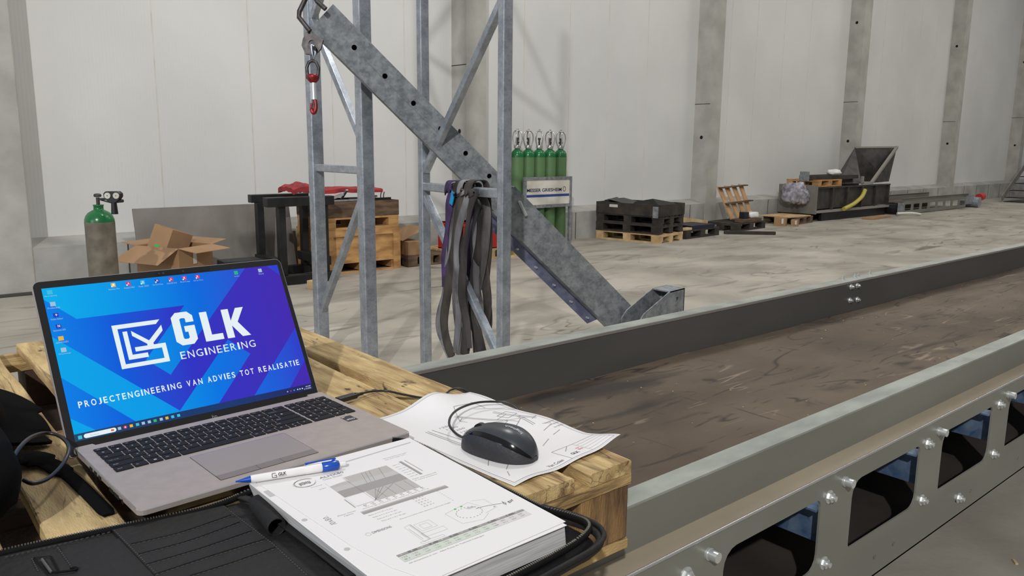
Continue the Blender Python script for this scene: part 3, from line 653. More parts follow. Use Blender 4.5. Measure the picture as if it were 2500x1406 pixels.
for i, x in enumerate([.2547, .2891, .3252, .3626, .3981, .4351, .4711, .5098, .5458, .5825, .6211]):
    c = [5, 6, 7, 9, 5, 5, 8, 5, 7, 9, 9][i]
    if i == 1: d.flat([(a * SH, b * SH) for a, b in circ(x, .978, .0105)], .0003, 6, DF); d.flat([(a * SH, b * SH) for a, b in circ(x, .978, .0045)], .00036, 4, DF)
    else: dpoly([(x - .0095, .969), (x + .0095, .969), (x + .0095, .987), (x - .0095, .987)], c, 5)
for x, c in ((1.4015, 5), (1.4275, 6), (1.4537, 9), (1.482, 4), (1.5002, 4), (1.5195, 4)): d.flat([(a * SH, b * SH) for a, b in circ(x, .980, .005, 8)], .0003, c, DF)
dtext('10:39', 1.548, .968, 1.588, .977, 4, 5); dtext('6-12-2023', 1.532, .983, 1.588, .992, 4, 5)
onlid(d, 'display', MS)
# ================================================================ PAPER STACK, FOLDER, PEN
PS = 1.129                                                # top of the paper stack
page_tr = V((.525, .822, PS)); pu = V((1, -.013, 0)).normalized(); pv = V((-.013, -1, 0)).normalized(); PTL = page_tr - pu * .212
zf = empty('zip_folder', (.32, .66, PT), 'open black leather zip folder lying flat at the front of the pallet', 'folder')
def prism_w(name, pts, z0, z1, mt, par, bevel=.001):
    m_ = MB(); m_.prism(pts, z0, z1); return m_.build(name, mt, par, bevel=bevel)
rot8 = math.radians(-8.0)
def LFp(a, b):      # left cover: a leftwards from the spine, b towards the camera
    c, s_ = math.cos(rot8), math.sin(rot8); return (.306 - a * c * 1.0 + b * s_ * .0 - b * 0.02, .834 + a * .13 - b)
def arc(cx, cy, r, a0, a1, n=7): return [(cx + r * math.cos(math.radians(a0 + (a1 - a0) * k / n)), cy + r * math.sin(math.radians(a0 + (a1 - a0) * k / n))) for k in range(n + 1)]
RX0, RX1, RY0, RY1 = .322, .553, .500, .848
right = [(RX0, RY0 - .01), ] + arc(RX1 - .03, RY0 + .03, .030, -90, 0) + arc(RX1 - .012, RY1 - .012, .012, 0, 90) + [(RX0, RY1 - .012)]
prism_w('right_cover', right, PT + .0005, PT + .007, M_leather2, zf)
leftc = [(RX0, RY1 - .012), (.312, .834), (.206, .847), (.080, .868), (.055, .850), (.048, .80), (.040, .52), (.30, .49), (RX0, RY0 - .01)]
prism_w('left_cover', leftc, PT + .0005, PT + .005, M_leather, zf)
ins = [(.318, .806), (.272, .8265), (.171, .829), (.078, .843), (.066, .82), (.060, .53), (.296, .50), (.322, .50)]
prism_w('left_lining', ins, PT + .005, PT + .0065, M_leather, zf)
LZ = PT + .0066
def lz(px, py, dz=0): p = Pz(px, py, LZ + dz); return (p.x - (.008 if dz else 0), p.y)
z2 = lambda x, y: (x * .36, 950 + y * .36)
pan = [lz(*z2(760, 960)), lz(*z2(1120, 860)), lz(*z2(1480, 778)), lz(*z2(1530, 800)), lz(*z2(1850, 1050)), lz(*z2(2100, 1275)), lz(640 * 1.0, 1470), lz(470, 1500), lz(*z2(1060, 1275))]
cs = MB(); cs.prism(pan, LZ, LZ + .0012); co = cs.build('card_pockets', M_leather, zf, bevel=.0006)
seams = [((890, 1055), (1230, 975), (1565, 860)), ((940, 1125), (1290, 1030), (1625, 908)), ((990, 1195), (1360, 1085), (1705, 968)), ((1050, 1262), (1420, 1140), (1790, 1025)), ((1290, 1272), (1580, 1180), (1865, 1080))]
for s_ in seams:
    t = MB(); t.tube(crom([(*lz(*z2(*q)), LZ + .0016) for q in s_], 6), .0009, 6); t.build('pocket_edge', M_leather, zf)
st = MB()
def stitches(pts, z, step=.0045, r=.0006):
    pts = [V((p[0], p[1], z)) for p in pts]
    for a, b in zip(pts, pts[1:]):
        n = max(1, int((b - a).length / step))
        for i in range(n):
            p = a.lerp(b, (i + .2) / n); q = a.lerp(b, (i + .75) / n); st.bar(p, q, .0009, .0008)
stitches([lz(*z2(775, 965)), lz(*z2(1075, 1275))], LZ + .0015); stitches([lz(*z2(1515, 800)), lz(*z2(1840, 1050)), lz(*z2(2085, 1275))], LZ + .0015)
stitches([lz(10, 1362), lz(140, 1332), lz(272, 1299)], LZ + .0005); stitches([lz(*z2(390, 1075)), lz(*z2(500, 1230))], LZ + .0005); stitches([lz(*z2(215, 1150)), lz(*z2(260, 1240))], LZ + .0005)
for s_ in seams: stitches([lz(s_[0][0] * .36, 950 + s_[0][1] * .36 + 4), lz(s_[1][0] * .36, 950 + s_[1][1] * .36 + 4), lz(s_[2][0] * .36, 950 + s_[2][1] * .36 + 4)], LZ + .0013)
st.build('stitching', M_stitch, zf)
zp_ = MB(); q = [lz(*z2(230, 1150)), lz(*z2(345, 1138)), lz(*z2(400, 1245)), lz(*z2(330, 1262))]
zp_.line2(q, .0016, LZ + .0012, 0, None, True); zp_.tube([(*lz(*z2(285, 1160)), LZ + .001), (*lz(*z2(350, 1250)), LZ + .001)], .0014, 6, 1)
zp_.tube(crom([(*lz(*z2(355, 1255)), LZ + .002), (*lz(*z2(430, 1250)), LZ + .002), (*lz(*z2(520, 1235)), LZ + .002), (*lz(*z2(515, 1222)), LZ + .002), (*lz(*z2(475, 1228)), LZ + .002)], 5), .0011, 6)
zp_.build('pocket_zip', [M_leather2, M_teeth], zf)
# strap running down the spine with the pen loop
sd = MB(); sd.ribbon(crom([(lz(*z2(x_, y_))[0] - .008, lz(*z2(x_, y_))[1], LZ + h_) for x_, y_, h_ in ((1670, 735, .004), (1790, 800, .007), (1960, 925, .006), (2200, 1090, .004), (2440, 1275, .004))], 5), .009, .0022, (0, 0, 1)); sd.build('spine_strap', M_leather, zf)
a = V((*lz(646, 1228, .006), LZ + .0085)); b = V((*lz(693, 1286, .006), LZ + .0085)); u = (b - a).normalized()
lo = MB(); lo.cyl(a, b, .0098, n=24, cap=False); lo.cyl(a + u * .001, b - u * .0005, .0084, n=24, cap=False, mi=1); lo.cyl(a, a + u * .001, .0095, n=24)
rim = [b + (V((0, 0, 1)) * math.cos(t * math.pi / 12) + u.cross(V((0, 0, 1))) * math.sin(t * math.pi / 12)) * .0091 for t in range(24)]; lo.tube(rim, .0010, 6, 0, True); lo.build('pen_loop', [M_leather, M_hole], zf)
# zip tape standing up around the edge, with teeth
def zipband(path, name, h0=.004, r=.0036):
    pts = crom(path, 10); t = MB(); t.tube(pts, r, 10); t.build(name, M_leather2, zf); z = MB(); L_ = 0
    for i in range(len(pts) - 1):
        a, b = pts[i], pts[i + 1]; n = max(1, int((b - a).length / .0023)); dr = (b - a).normalized(); sd_ = dr.cross(V((0, 0, 1)))
        for k in range(n): p = a.lerp(b, k / n) + V((0, 0, r)) + sd_ * 0; z.obox(p, dr, sd_, (0, 0, 1), .00065, .0013, .0007)
    z.build('zip_teeth', M_teeth, zf)
zt = PT + .0095
zipband([(.050, .855, PT + .006), (.082, .869, PT + .006), (.206, .848, PT + .0065), (.270, .838, PT + .007), (.318, .838, PT + .012), (.345, .845, PT + .014)], 'zip_tape')
zipband([(.520, .853, PT + .022), (.537, .846, PT + .018), (.551, .820, PT + .012), (.5535, .74, zt), (.5545, .66, zt), (.556, .60, zt), (.560, .56, PT + .014), (.557, .532, PT + .018), (.540, .516, PT + .019), (.50, .507, PT + .018), (.40, .500, PT + .017), (.30, .492, PT + .016)], 'zip_tape')
t = MB(); t.tube(crom([(.553, .60, PT + .004), (.566, .555, PT + .006), (.563, .522, PT + .008), (.540, .503, PT + .008), (.48, .495, PT + .008), (.30, .482, PT + .008)], 8), .0045, 10)
t.tube(crom([(.556, .60, PT + .012), (.569, .556, PT + .013), (.566, .520, PT + .014), (.541, .499, PT + .014), (.48, .491, PT + .014), (.30, .478, PT + .014)], 8), .0028, 8)
t.build('edge_binding', M_leather, zf)
# stack of sheets
sk = MB(); c_ = lambda a, b: (PTL + pu * a + pv * b)
o3 = [(c_(a, b).x, c_(a, b).y) for a, b in ((-.010, .003), (.208, .002), (.209, .296), (-.004, .300))]
o3 = [(c_(a, b).x, c_(a, b).y) for a, b in ((-.001, .003), (.208, .002), (.209, .296), (.008, .300))]; ob = [(c_(a, b).x, c_(a, b).y) for a, b in ((.008, -.001), (.209, .001), (.211, .297), (.023, .300))]
sk.hexa([(x, y, PT + .0075) for x, y in reversed(ob)] + [(x, y, PS - .0009) for x, y in reversed(o3)]); sk.m[1] = 1
tag(sk.build('paper_stack', [M_papside, M_paper]), 'thick stack of white sheets lying in the right half of the black folder', 'paper')
s2 = MB(); o4 = [(c_(a, b).x, c_(a, b).y) for a, b in ((-.0005, .001), (.205, .0005), (.2085, .300), (.012, .304))]; s2.prism(o4, PS - .0008, PS - .0003)
for hx_, hy in ((.0115, .128), (.0172, .207)): p = c_(hx_ - .003, hy); s2.prism(circ(p.x, p.y, .0028, 14), PS - .0003, PS + .0002, 1)
p = c_(.0055, .047); s2.prism([(p.x - .003, p.y + .009), (p.x + .003, p.y + .009), (p.x + .003, p.y - .009), (p.x - .003, p.y - .009)], PS - .0003, PS - .00015, 1)
tag(s2.build('punched_sheet', [M_paper, M_inkl]), 'white punched sheet between the paper stack and the printed data sheet', 'paper')
PF = (PTL, pu, pv, V((0, 0, 1)))
ds = MB(); W, Hh = .2125, .298
ds.prism([(.005, .002), (W, 0), (W - .0005, .2945), (.045, .3015), (.030, .262), (.0205, .205), (.0145, .126), (.0095, .06)], 0, .0004, 0, PF)
K = .00055; INK, IL, IM, ILL, IDK, IR, IG, IX = 1, 2, 3, 4, 5, 6, 7, 8
def R_(x0, y0, x1, y1, mi, z=K): ds.flat([(x0, y0), (x1, y0), (x1, y1), (x0, y1)], z, mi, PF)
def L_(pts, w_=.0004, mi=IL, z=K + .0001, c=False): ds.line2(pts, w_, z, mi, PF, c)
def T_(s_, x0, y0, x1, y1, mi=INK, z=K + .0001, bold=0): text(ds, s_, x0, y1, x1, y0, z, mi, PF, bold)
ds.flat([(.088, .0210), (.205, .0137), (.205, .0160), (.088, .0238)], K, IL, PF)
for k_, (rx, ry, ox, oy) in enumerate(((.0120, .0105, 0, 0), (.0128, .0108, .0006, -.0004), (.0112, .0112, -.0004, .0005), (.0134, .0104, -.0002, .0003))):
    L_([(.0470 + ox + rx * math.cos(t / 20 * math.pi * 2), .0470 + oy + ry * math.sin(t / 20 * math.pi * 2)) for t in range(3 * k_ % 5, 19)], .0005, IL)
T_('albin', .0400, .0435, .0530, .0470, IDK, bold=.01); T_('pump', .0400, .0475, .0530, .0520, IDK, bold=.01)
T_('ALHX80', .0650, .0430, .0945, .0480, INK); T_('Data Sheet', .0665, .0500, .0900, .0540, IL)
R_(.064, .060, .143, .135, ILL, K - .0001); R_(.088, .060, .143, .135, IX, K); R_(.064, .072, .143, .0785, IX, K + .00005); R_(.064, .0785, .143, .090, IL, K + .0001); R_(.064, .090, .143, .1075, IM, K + .0001)
R_(.064, .1095, .088, .134, 0, K + .0001)
ds.flat([(.064, .0600), (.0865, .0600), (.0865, .070), (.064, .073)], K + .0001, 0, PF)
for x in (.105, .110, .115, .128): L_([(.086, .134), (x - .004, .108)], .0003, INK, K + .0002); L_([(x - .004, .090), (x + .004, .062)], .0003, INK, K + .0002)
L_([(.086, .134), (.086, .060)], .0003, INK, K + .0002)
for i in range(4): L_([(.100 + i * .012, .110), (.100 + i * .012, .134)], .00025, INK, K + .0002)
for i in range(9): T_('%d' % (10 * i), .070 + i * .0088, .1365, .0735 + i * .0088, .1385, INK); T_('%d' % (41 + 7 * i), .070 + i * .0088, .1400, .0740 + i * .0088, .1415, IM)
T_('Discharge pressure and capacity table of pump', .066, .1432, .147, .1450, IM)
R_(.0605, .1480, .1660, .1505, IX); R_(.0605, .1505, .1660, .1555, IM)
for i in range(7): T_('rpm %d' % (i * 11), .148, .065 + i * .0065, .158, .0668 + i * .0065, INK); 
R_(.160, .060, .1635, .107, IM)
L_([(.168, .060), (.168, .100)], .0008, IM)
T_('Max. inlet pressure and speed', .150, .040, .182, .0425, IM); T_('see also page two', .150, .0445, .178, .0465, IM); T_('Power consumption kW', .146, .112, .178, .1145, IM); T_('at rated pressure', .146, .1165, .176, .1185, IM)
T_('Viscosity', .046, .062, .060, .064, IM); T_('bar', .052, .072, .060, .0735, IM)
L_([(.0615, .112), (.0615, .136)], .0010, IM); T_('Flow l/min', .038, .1415, .058, .1435, IM); T_('rpm', .043, .146, .053, .148, IM)
for i in range(4): T_('Ratio at %d x 10 = %d rpm' % (i + 2, 12 * i), .063 + .0015 * i, .1600 + i * .0062, .091 + .0015 * i, .1622 + i * .0062, IM)
for i in range(5): T_('2.5 4.1', .118, .1560 + i * .0053, .131, .1577 + i * .0053, IM)
for i in range(8): R_(.150, .156 + i * .0040, .1515, .1568 + i * .0040, IL)
T_('Recommended tube element and hose length', .084, .1865, .146, .1885, IM)
L_([(.0435 + .0026 * math.cos(t * math.pi / 5), .1952 + .003 * math.sin(t * math.pi / 5)) for t in range(10)], .0004, IL, c=True); T_('DIMENSIONS', .0478, .1930, .0690, .1970, INK)
# pump drawing and flange drawing
for q in ([(.078, .205), (.084, .203), (.084, .240), (.078, .241)], [(.088, .206), (.106, .206), (.106, .222), (.088, .222)], [(.092, .210), (.1015, .210), (.1015, .219), (.092, .219)], [(.084, .226), (.110, .226), (.110, .234), (.084, .234)], [(.074, .240), (.1, .240), (.1, .244), (.074, .244)]): L_(q, .0003, IL, c=True)
L_([(.0855, .203), (.0855, .240)], .0006, IM); L_([(.080, .210), (.080, .236)], .0003, IM)
for q in ([(.126, .206), (.160, .199), (.166, .215)], [(.128, .234), (.126, .206)], [(.165, .198), (.178, .204), (.178, .226), (.160, .230)], [(.128, .234), (.150, .240), (.162, .232)]): L_(q, .0003, IL)
n_ = 22
for i in range(n_):
    t = 2 * math.pi * i / n_; R_(.148 + .0145 * math.cos(t) - .0006, .2180 + .0115 * math.sin(t) - .0006, .148 + .0145 * math.cos(t) + .0006, .2180 + .0115 * math.sin(t) + .0006, IM)
for x, y in ((.1405, .2035), (.149, .2025)): ds.flat(circ(x, y, .0014, 10), K + .0001, IG, PF)
ds.flat(circ(.176, .224, .0010, 10), K + .0001, IM, PF)
for i in range(6): L_([(.150 + i * .0016, .2085), (.1525 + i * .0016, .2125)], .0004, IM)
L_(crom([(.158, .216, 0), (.170, .2175, 0), (.187, .2228, 0)], 6) and [(p.x, p.y) for p in crom([(.158, .216, 0), (.170, .2175, 0), (.187, .2228, 0)], 6)], .0005, IDK)
L_([(p.x, p.y) for p in crom([(.189, .222, 0), (.1875, .225, 0), (.190, .2265, 0), (.191, .223, 0), (.1885, .222, 0)], 4)], .0005, IDK); L_([(.190, .2190), (.1885, .2290)], .0005, IDK)
T_('gsf', .1935, .2215, .2015, .2275, IDK)
T_('10x80', .019, .1345, .030, .1385, IDK) if 0 else None
hf = (PTL + pu * .0275 + pv * .1335, pv, pu, V((0, 0, 1)))
hf = (PTL + pu * .0300 + pv * .1560, -pv, -pu, V((0, 0, 1)))
for pts in ([(0, 0), (.0012, .0058)], [(.0036 + .0015 * math.cos(t * .63), .0028 + .0028 * math.sin(t * .63)) for t in range(11)], [(.0068, .0005), (.0102, .0045)], [(.0070, .0046), (.0100, .0002)], [(.0130 + .0014 * math.sin(2 * t * .63), .0030 + .0030 * math.sin(t * .63)) for t in range(11)], [(.0176 + .0015 * math.cos(t * .63), .0030 + .0026 * math.sin(t * .63)) for t in range(11)], [(.0215, .0002), (.0218, .0006)]):
    ds.line2(pts, .00045, K + .0001, INK, hf)
R_(.0435, .2465, .1955, .2505, IM); 
for i in range(13): ds.flat([(.0435 + i * .0117, .2465), (.0535 + i * .0117, .2465), (.0535 + i * .0117, .2500), (.0435 + i * .0117, .2500)], K + .0001, INK if i % 2 else IM, PF)
R_(.0435, .2512, .1955, .2615, ILL)
M_grnt = mat('green_tint_print', (196, 202, 190), .8)
ds.flat([(.0435, .2512), (.150, .2512), (.150, .2615), (.0435, .2615)], K + .0001, 9, PF)
for i in range(13): T_('%d' % (125 + 17 * i), .0455 + i * .0115, .2528, .0510 + i * .0115, .2548, IM, K + .0002); T_('%d' % (81 + 13 * i), .0455 + i * .0115, .2570, .0510 + i * .0115, .2590, IM, K + .0002); T_('ABDEFGHKLMNSE'[i], .0470 + i * .0115, .2473, .0488 + i * .0115, .2492, 0, K + .0002)
T_('All dimensions in mm   Albin Pump AL Technical Catalogue', .0450, .2650, .1300, .2675, IM)
tag(ds.build('data_sheet', [M_paper, M_ink, M_inkl, M_inkm, M_inkll, M_inkd, M_inkr, M_inkg, M_inkx, M_grnt]), 'printed pump data sheet with grey chart and tables, lying under the pen', 'paper')
# pen
pn = empty('ballpoint_pen', (.36, .80, PS), 'white and blue ballpoint pen with a printed logo lying on the data sheet', 'pen')
a = V((.2975, .8165, PS + .0060)); b = V((.4150, .7860, PS + .0060)); u = (b - a).normalized(); LN = (b - a).length; s_ = u.cross(V((0, 0, 1))).normalized()
k = MB(); k.lathe([(.0008, -.001), (.0014, .003), (.0038, .0145), (.0040, .0155)], a, 20, 0, u); k.build('tip', M_pblue, pn)
k = MB(); k.lathe([(.0040, .0150), (.0043, .019), (.0046, .05), (.0049, .072), (.0047, .074), (.0051, .076), (.0053, .0925), (.0050, .0935)], a, 24, 0, u)
pfr = (a, u, V((0, 0, 1)), V((0, 0, 1)))
mk = MB(); dirc = (CAMP - (a + u * .05)).normalized(); dirc = (dirc - u * dirc.dot(u)).normalized(); vv = u.cross(dirc) if u.cross(dirc).z > 0 else -u.cross(dirc)
pf = (a + dirc * .0049, u, vv, dirc); text(mk, 'GLK', .044, -.0014, .053, .0022, 0, 0, pf, .03); text(mk, 'ENGINEERING', .044, -.0027, .053, -.0018, 0, 0, pf)
mk.line2([(.0415, .0022), (.0375, .0022), (.0375, -.0024), (.0422, -.0024), (.0422, -.0002), (.0398, -.0002)], .0006, 0, 0, pf)
bd = k.build('barrel', M_pwhite, pn); mo = mk.build('printed_logo', M_inkd, None); mo.parent = bd; mo.matrix_parent_inverse = bd.matrix_world.inverted() @ pn.matrix_world.inverted() if 0 else Matrix()
mo.parent = pn; mo.matrix_parent_inverse = pn.matrix_world.inverted()
k = MB(); k.lathe([(.0046, .0935), (.0056, .0942), (.0057, .1100), (.0048, .1130), (.002, .1135)], a, 24, 0, u); k.build('cap', M_pblue, pn)
k = MB(); k.bar(a + u * .075 + (vv * .0072), a + u * .1085 + (vv * .0078), .0036, .0016, vv); k.bar(a + u * .104 + vv * .004, a + u * .110 + vv * .0078, .004, .002, vv); k.bar(a + u * .075 + vv * .0060, a + u * .078 + vv * .0072, .0034, .002, vv); k.build('clip', M_pblue, pn)
k = MB(); k.lathe([(.0026, .1130), (.0027, .1205), (.0023, .1215), (.0, .1217)], a, 16, 0, u); k.build('push_button', M_pwhite, pn)
# ================================================================ DRAWING SHEET
DT = V((.557, .988, 0)); du = V((.2025, .0125, 0)); dv = V((.0235, -.3115, 0))
def dz(a, b):
    p = DT + du * a + dv * b
    z = PT + .0010
    z += .018 * math.exp(-((a - .60) / .20) ** 2) * math.exp(-(b / .16) ** 2)
    z += .005 * math.exp(-((a - .98) / .25) ** 2) * math.sin(min(b, 1) * 2.2 * math.pi + .8) ** 2 * .8
    z += .008 * max(0, b - .8) / .2 * (math.exp(-((a - 1) / .22) ** 2)) - 0
    z += .0035 * math.exp(-((b - 1) / .1) ** 2) * math.sin(a * 7 + .5) ** 2
    return z
def dpnt(a, b, e=0): p = DT + du * a + dv * b; return V((p.x, p.y, dz(a, b) + e))
n1, n2 = 26, 36; sh = MB()
vs = [dpnt(i / n1, j / n2) for i in range(n1 + 1) for j in range(n2 + 1)]; vs2 = [p + V((0, 0, .0003)) for p in vs]
fs = [(i * (n2 + 1) + j, (i + 1) * (n2 + 1) + j, (i + 1) * (n2 + 1) + j + 1, i * (n2 + 1) + j + 1) for i in range(n1) for j in range(n2)]
sh.add(vs2, fs, 0, True); sh.add(vs, [tuple(reversed(f)) for f in fs], 0, True)
def dl(pts, w_=.0006, mi=1):
    for (a0, b0), (a1, b1) in zip(pts, pts[1:]):
        L = math.hypot((a1 - a0) * .2025, (b1 - b0) * .3115); n = max(1, int(L / .006)); 
        nx, ny = -(b1 - b0) * .3115 / (L + 1e-9), (a1 - a0) * .2025 / (L + 1e-9)
        wx, wy = nx * w_ / 2 / .2025, ny * w_ / 2 / .3115
        for k in range(n):
            t0, t1 = k / n, (k + 1) / n; p0 = (a0 + (a1 - a0) * t0, b0 + (b1 - b0) * t0); p1 = (a0 + (a1 - a0) * t1, b0 + (b1 - b0) * t1)
            sh.add([dpnt(p0[0] + wx, p0[1] + wy, .0006), dpnt(p1[0] + wx, p1[1] + wy, .0006), dpnt(p1[0] - wx, p1[1] - wy, .0006), dpnt(p0[0] - wx, p0[1] - wy, .0006)], [(0, 1, 2, 3)], mi)
def dtx(s_, a0, b0, a1, b1, mi=1, bold=0, vert=False):
    vs_, fs_ = glyphs(s_, bold); P = []
    for x, y in vs_:
        if vert: P.append(dpnt(a0 + (a1 - a0) * (1 - y) if 0 else a0 + (a1 - a0) * y, b0 + (b1 - b0) * x, .0006))
        else: P.append(dpnt(a0 + (a1 - a0) * x, b1 + (b0 - b1) * y, .0006))
    sh.add(P, fs_, mi)
dl([(.03, .02), (.97, .02), (.97, .98), (.03, .98), (.03, .02)], .0005); dl([(.015, .01), (.985, .01), (.985, .99), (.015, .99), (.015, .01)], .0003, 2)
# elevation of a conveyor and its frame
for q in ([(.62, .16), (.82, .16), (.83, .24)], [(.62, .16), (.50, .30)], [(.52, .24), (.76, .45)], [(.535, .235), (.775, .44)], [(.76, .45), (.60, .50)], [(.775, .44), (.80, .50), (.66, .55)], [(.83, .30), (.95, .52)], [(.81, .31), (.93, .53)], [(.78, .36), (.90, .34), (.93, .40), (.81, .42), (.78, .36)], [(.72, .40), (.86, .37)], [(.86, .47), (.66, .56)], [(.90, .43), (.84, .58)], [(.88, .43), (.82, .58)], [(.60, .50), (.55, .62)], [(.30, .70), (.20, .52), (.18, .30)], [(.32, .69), (.22, .51), (.20, .30)], [(.36, .66), (.27, .50), (.24, .30)], [(.20, .78), (.32, .82)], [(.14, .86), (.30, .78)], [(.22, .70), (.10, .78)], [(.12, .88), (.08, .92)], [(.93, .63), (.80, .66)], [(.80, .72), (.90, .70)], [(.72, .74), (.60, .78)], [(.70, .86), (.62, .90)]): dl(q, .0011, 2)
for q in ([(.80, .15), (.97, .22)], [(.74, .22), (.95, .30)], [(.62, .40), (.9, .48)], [(.56, .27), (.50, .30), (.53, .33)], [(.66, .46), (.62, .58), (.50, .60)], [(.98, .5), (.90, .52)], [(.88, .60), (.94, .62)]): dl(q, .0006, 1)
for i in range(5): dtx('1250', .30 + .02 * i, .30 + .035 * i, .40 + .02 * i, .315 + .035 * i, 2)
for i in range(3): dtx('h=840', .90, .60 + .03 * i, .99, .612 + .03 * i, 2)
dl([(.97, .70), (.60, .70 + .04), (.60, .98)], .0005, 1) if 0 else None
dl([(.55, .86), (.97, .86)], .0005, 1); dl([(.55, .86), (.55, .98)], .0005, 1); dl([(.75, .86), (.75, .98)], .0004, 2)
for i in range(4): dl([(.75, .885 + .024 * i), (.97, .885 + .024 * i)], .0004, 2)
dtx('GLK', .60, .935, .67, .955, 4, .02); dtx('Bids', .70, .920, .74, .935, 3); dl([(.70, .91), (.735, .91)], .0012, 3); dtx('GLK', .58, .945, .585, .95, 4) if 0 else None
dtx('Van Colen', .36, .945, .50, .965, 4)
tag(sh.build('technical_drawing', [M_paper, M_inkd, M_inkm, M_inkr, M_inkd], solid=9), 'white technical drawing sheet with curled edge under the computer mouse', 'drawing')
# ================================================================ MOUSE
mz = PT + .0022; mrz = math.radians(18.0)
ms = empty('computer_mouse', (.634, .771, mz), 'black wired computer mouse with glossy rim sitting on the technical drawing', 'mouse', rz=mrz)
ML, MW, MH = .113, .0305, .0385
def msec(s):        # s 0 tail .. 1 nose
    w_ = MW * (1 - abs(2 * s - .92) ** 3.2 * .62) ** .5 if 0 else MW * max(0, 1 - abs((s - .40) / (.402 if s < .40 else .603)) ** (2.3 if s < .40 else 2.6)) ** (.50 if s < .40 else .40) * (1.0 if s < .40 else (1 - .14 * (s - .40)))
    h_ = MH * max(0, 1 - abs((s - .40) / (.404 if s < .40 else .64)) ** 2.2) ** .55
    return max(w_, .0015), max(h_, .004)
NS, NA = 40, 40
def mpt(s, t):      # t 0..1 over the top from the left side to the right side
    w_, h_ = msec(s); a = math.pi * t; c, sn = math.cos(a), math.sin(a); y = (s - .5) * ML
    return V((-w_ * math.copysign(abs(c) ** .72, c), y, h_ * sn ** .80))
def mpart(name, t0, t1, mt, grow=0):
    m_ = MB(); vs = []; n = 16
    for i in range(NS + 1):
        s = .004 + .992 * (.5 - .5 * math.cos(math.pi * i / NS))
        # the rim dips towards the nose
        for j in range(n + 1): p = mpt(s, t0(s) + (t1(s) - t0(s)) * j / n); vs.append(p * 1.0 + V((p.x, 0, p.z)).normalized() * grow)
    m_.add(vs, [(i * (n + 1) + j, (i + 1) * (n + 1) + j, (i + 1) * (n + 1) + j + 1, i * (n + 1) + j + 1) for i in range(NS) for j in range(n)], 0, True)
    o = m_.build(name, mt); o.parent = ms; return o
lo1 = lambda s: .13 + .17 * (s ** 1.1) * (1 - max(0, s - .80) * 2.6); hi1 = lambda s: lo1(s) + .065 + .03 * (1 - s)
mpart('side_shell', lambda s: 0, lo1, M_mside); mpart('side_shell', lambda s: 1 - lo1(s), lambda s: 1, M_mside)
mpart('glossy_rim', lo1, hi1, M_mglos, .0004); mpart('glossy_rim', lambda s: 1 - hi1(s), lambda s: 1 - lo1(s), M_mglos, .0004)
mpart('top_shell', hi1, lambda s: 1 - hi1(s), M_mouse, .0007)
m_ = MB(); pts = [mpt(.004 + .992 * i / 40, 0) for i in range(41)] + [mpt(.996 - .992 * i / 40, 1) for i in range(41)]; m_.flat([(p.x, p.y) for p in pts], .0, 0); o = m_.build('underside', M_blkpl); o.parent = ms
for s0 in (.004, .996):
    m_ = MB(); m_.flat([(mpt(s0, t / 12).x, mpt(s0, t / 12).z) for t in range(13)], 0, 0, (V((0, (s0 - .5) * ML, 0)), V((1, 0, 0)), V((0, 0, 1)), V((0, -1 if s0 < .5 else 1, 0)))); o = m_.build('end_cap', M_mside); o.parent = ms
wh = MB(); wh.cyl((-.0035, .029, .0245), (.0035, .029, .0245), .0105, n=28); o = wh.build('scroll_wheel', M_blkpl, bevel=.001); o.parent = ms
lg = MB(); vs_, fs_ = glyphs('logitech', .015)
def mtop(x, y):
    s = y / ML + .5; w_, h_ = msec(s); c = min(.98, abs(x) / w_) ** (1 / .72); return h_ * math.sin(math.acos(c)) ** .80
P = []
for a, b in vs_:
    x = .003 - b * .0072; y = -.036 + a * .026; P.append(V((x, y, mtop(x, y) + .0013)))
lg.add(P, fs_); o = lg.build('printed_mark', M_keyl, solid=9); o.parent = ms
cbp = [(.6165, .826, 1.106), (.612, .838, 1.110), (.618, .862, 1.114), (.640, .888, 1.116), (.672, .909, 1.115), (.712, .921, 1.112), (.745, .916, 1.108), (.765, .900, 1.104), (.775, .885, 1.085), (.780, .900, 1.05), (.782, .94, 1.03), (.780, .98, 1.05), (.770, 1.005, 1.085), (.757, 1.018, 1.101), (.740, 1.026, 1.1015), (.712, 1.013, 1.099), (.687, 1.019, 1.099), (.668, 1.060, 1.099), (.655, 1.090, 1.100), (.630, 1.096, 1.103), (.605, 1.088, 1.106)]
cm = MB(); cm.tube(crom(cbp, 8), .0018, 8); cm.build('cable', M_cable, ms)
a, b = V((.605, 1.0875, 1.106)), V((.547, 1.0765, 1.107)); u = (b - a).normalized(); pl_ = MB(); pl_.lathe([(.0022, -.004), (.0028, .0), (.0026, .004), (.0032, .006), (.0045, .012)], a, 12, 0, u); pl_.bar(a + u * .012, a + u * .048, .013, .0075); pl_.bar(a + u * .048, a + u * .058, .012, .0045, mi=1); pl_.build('plug', [M_cable, M_alul], ms, bevel=.0012)
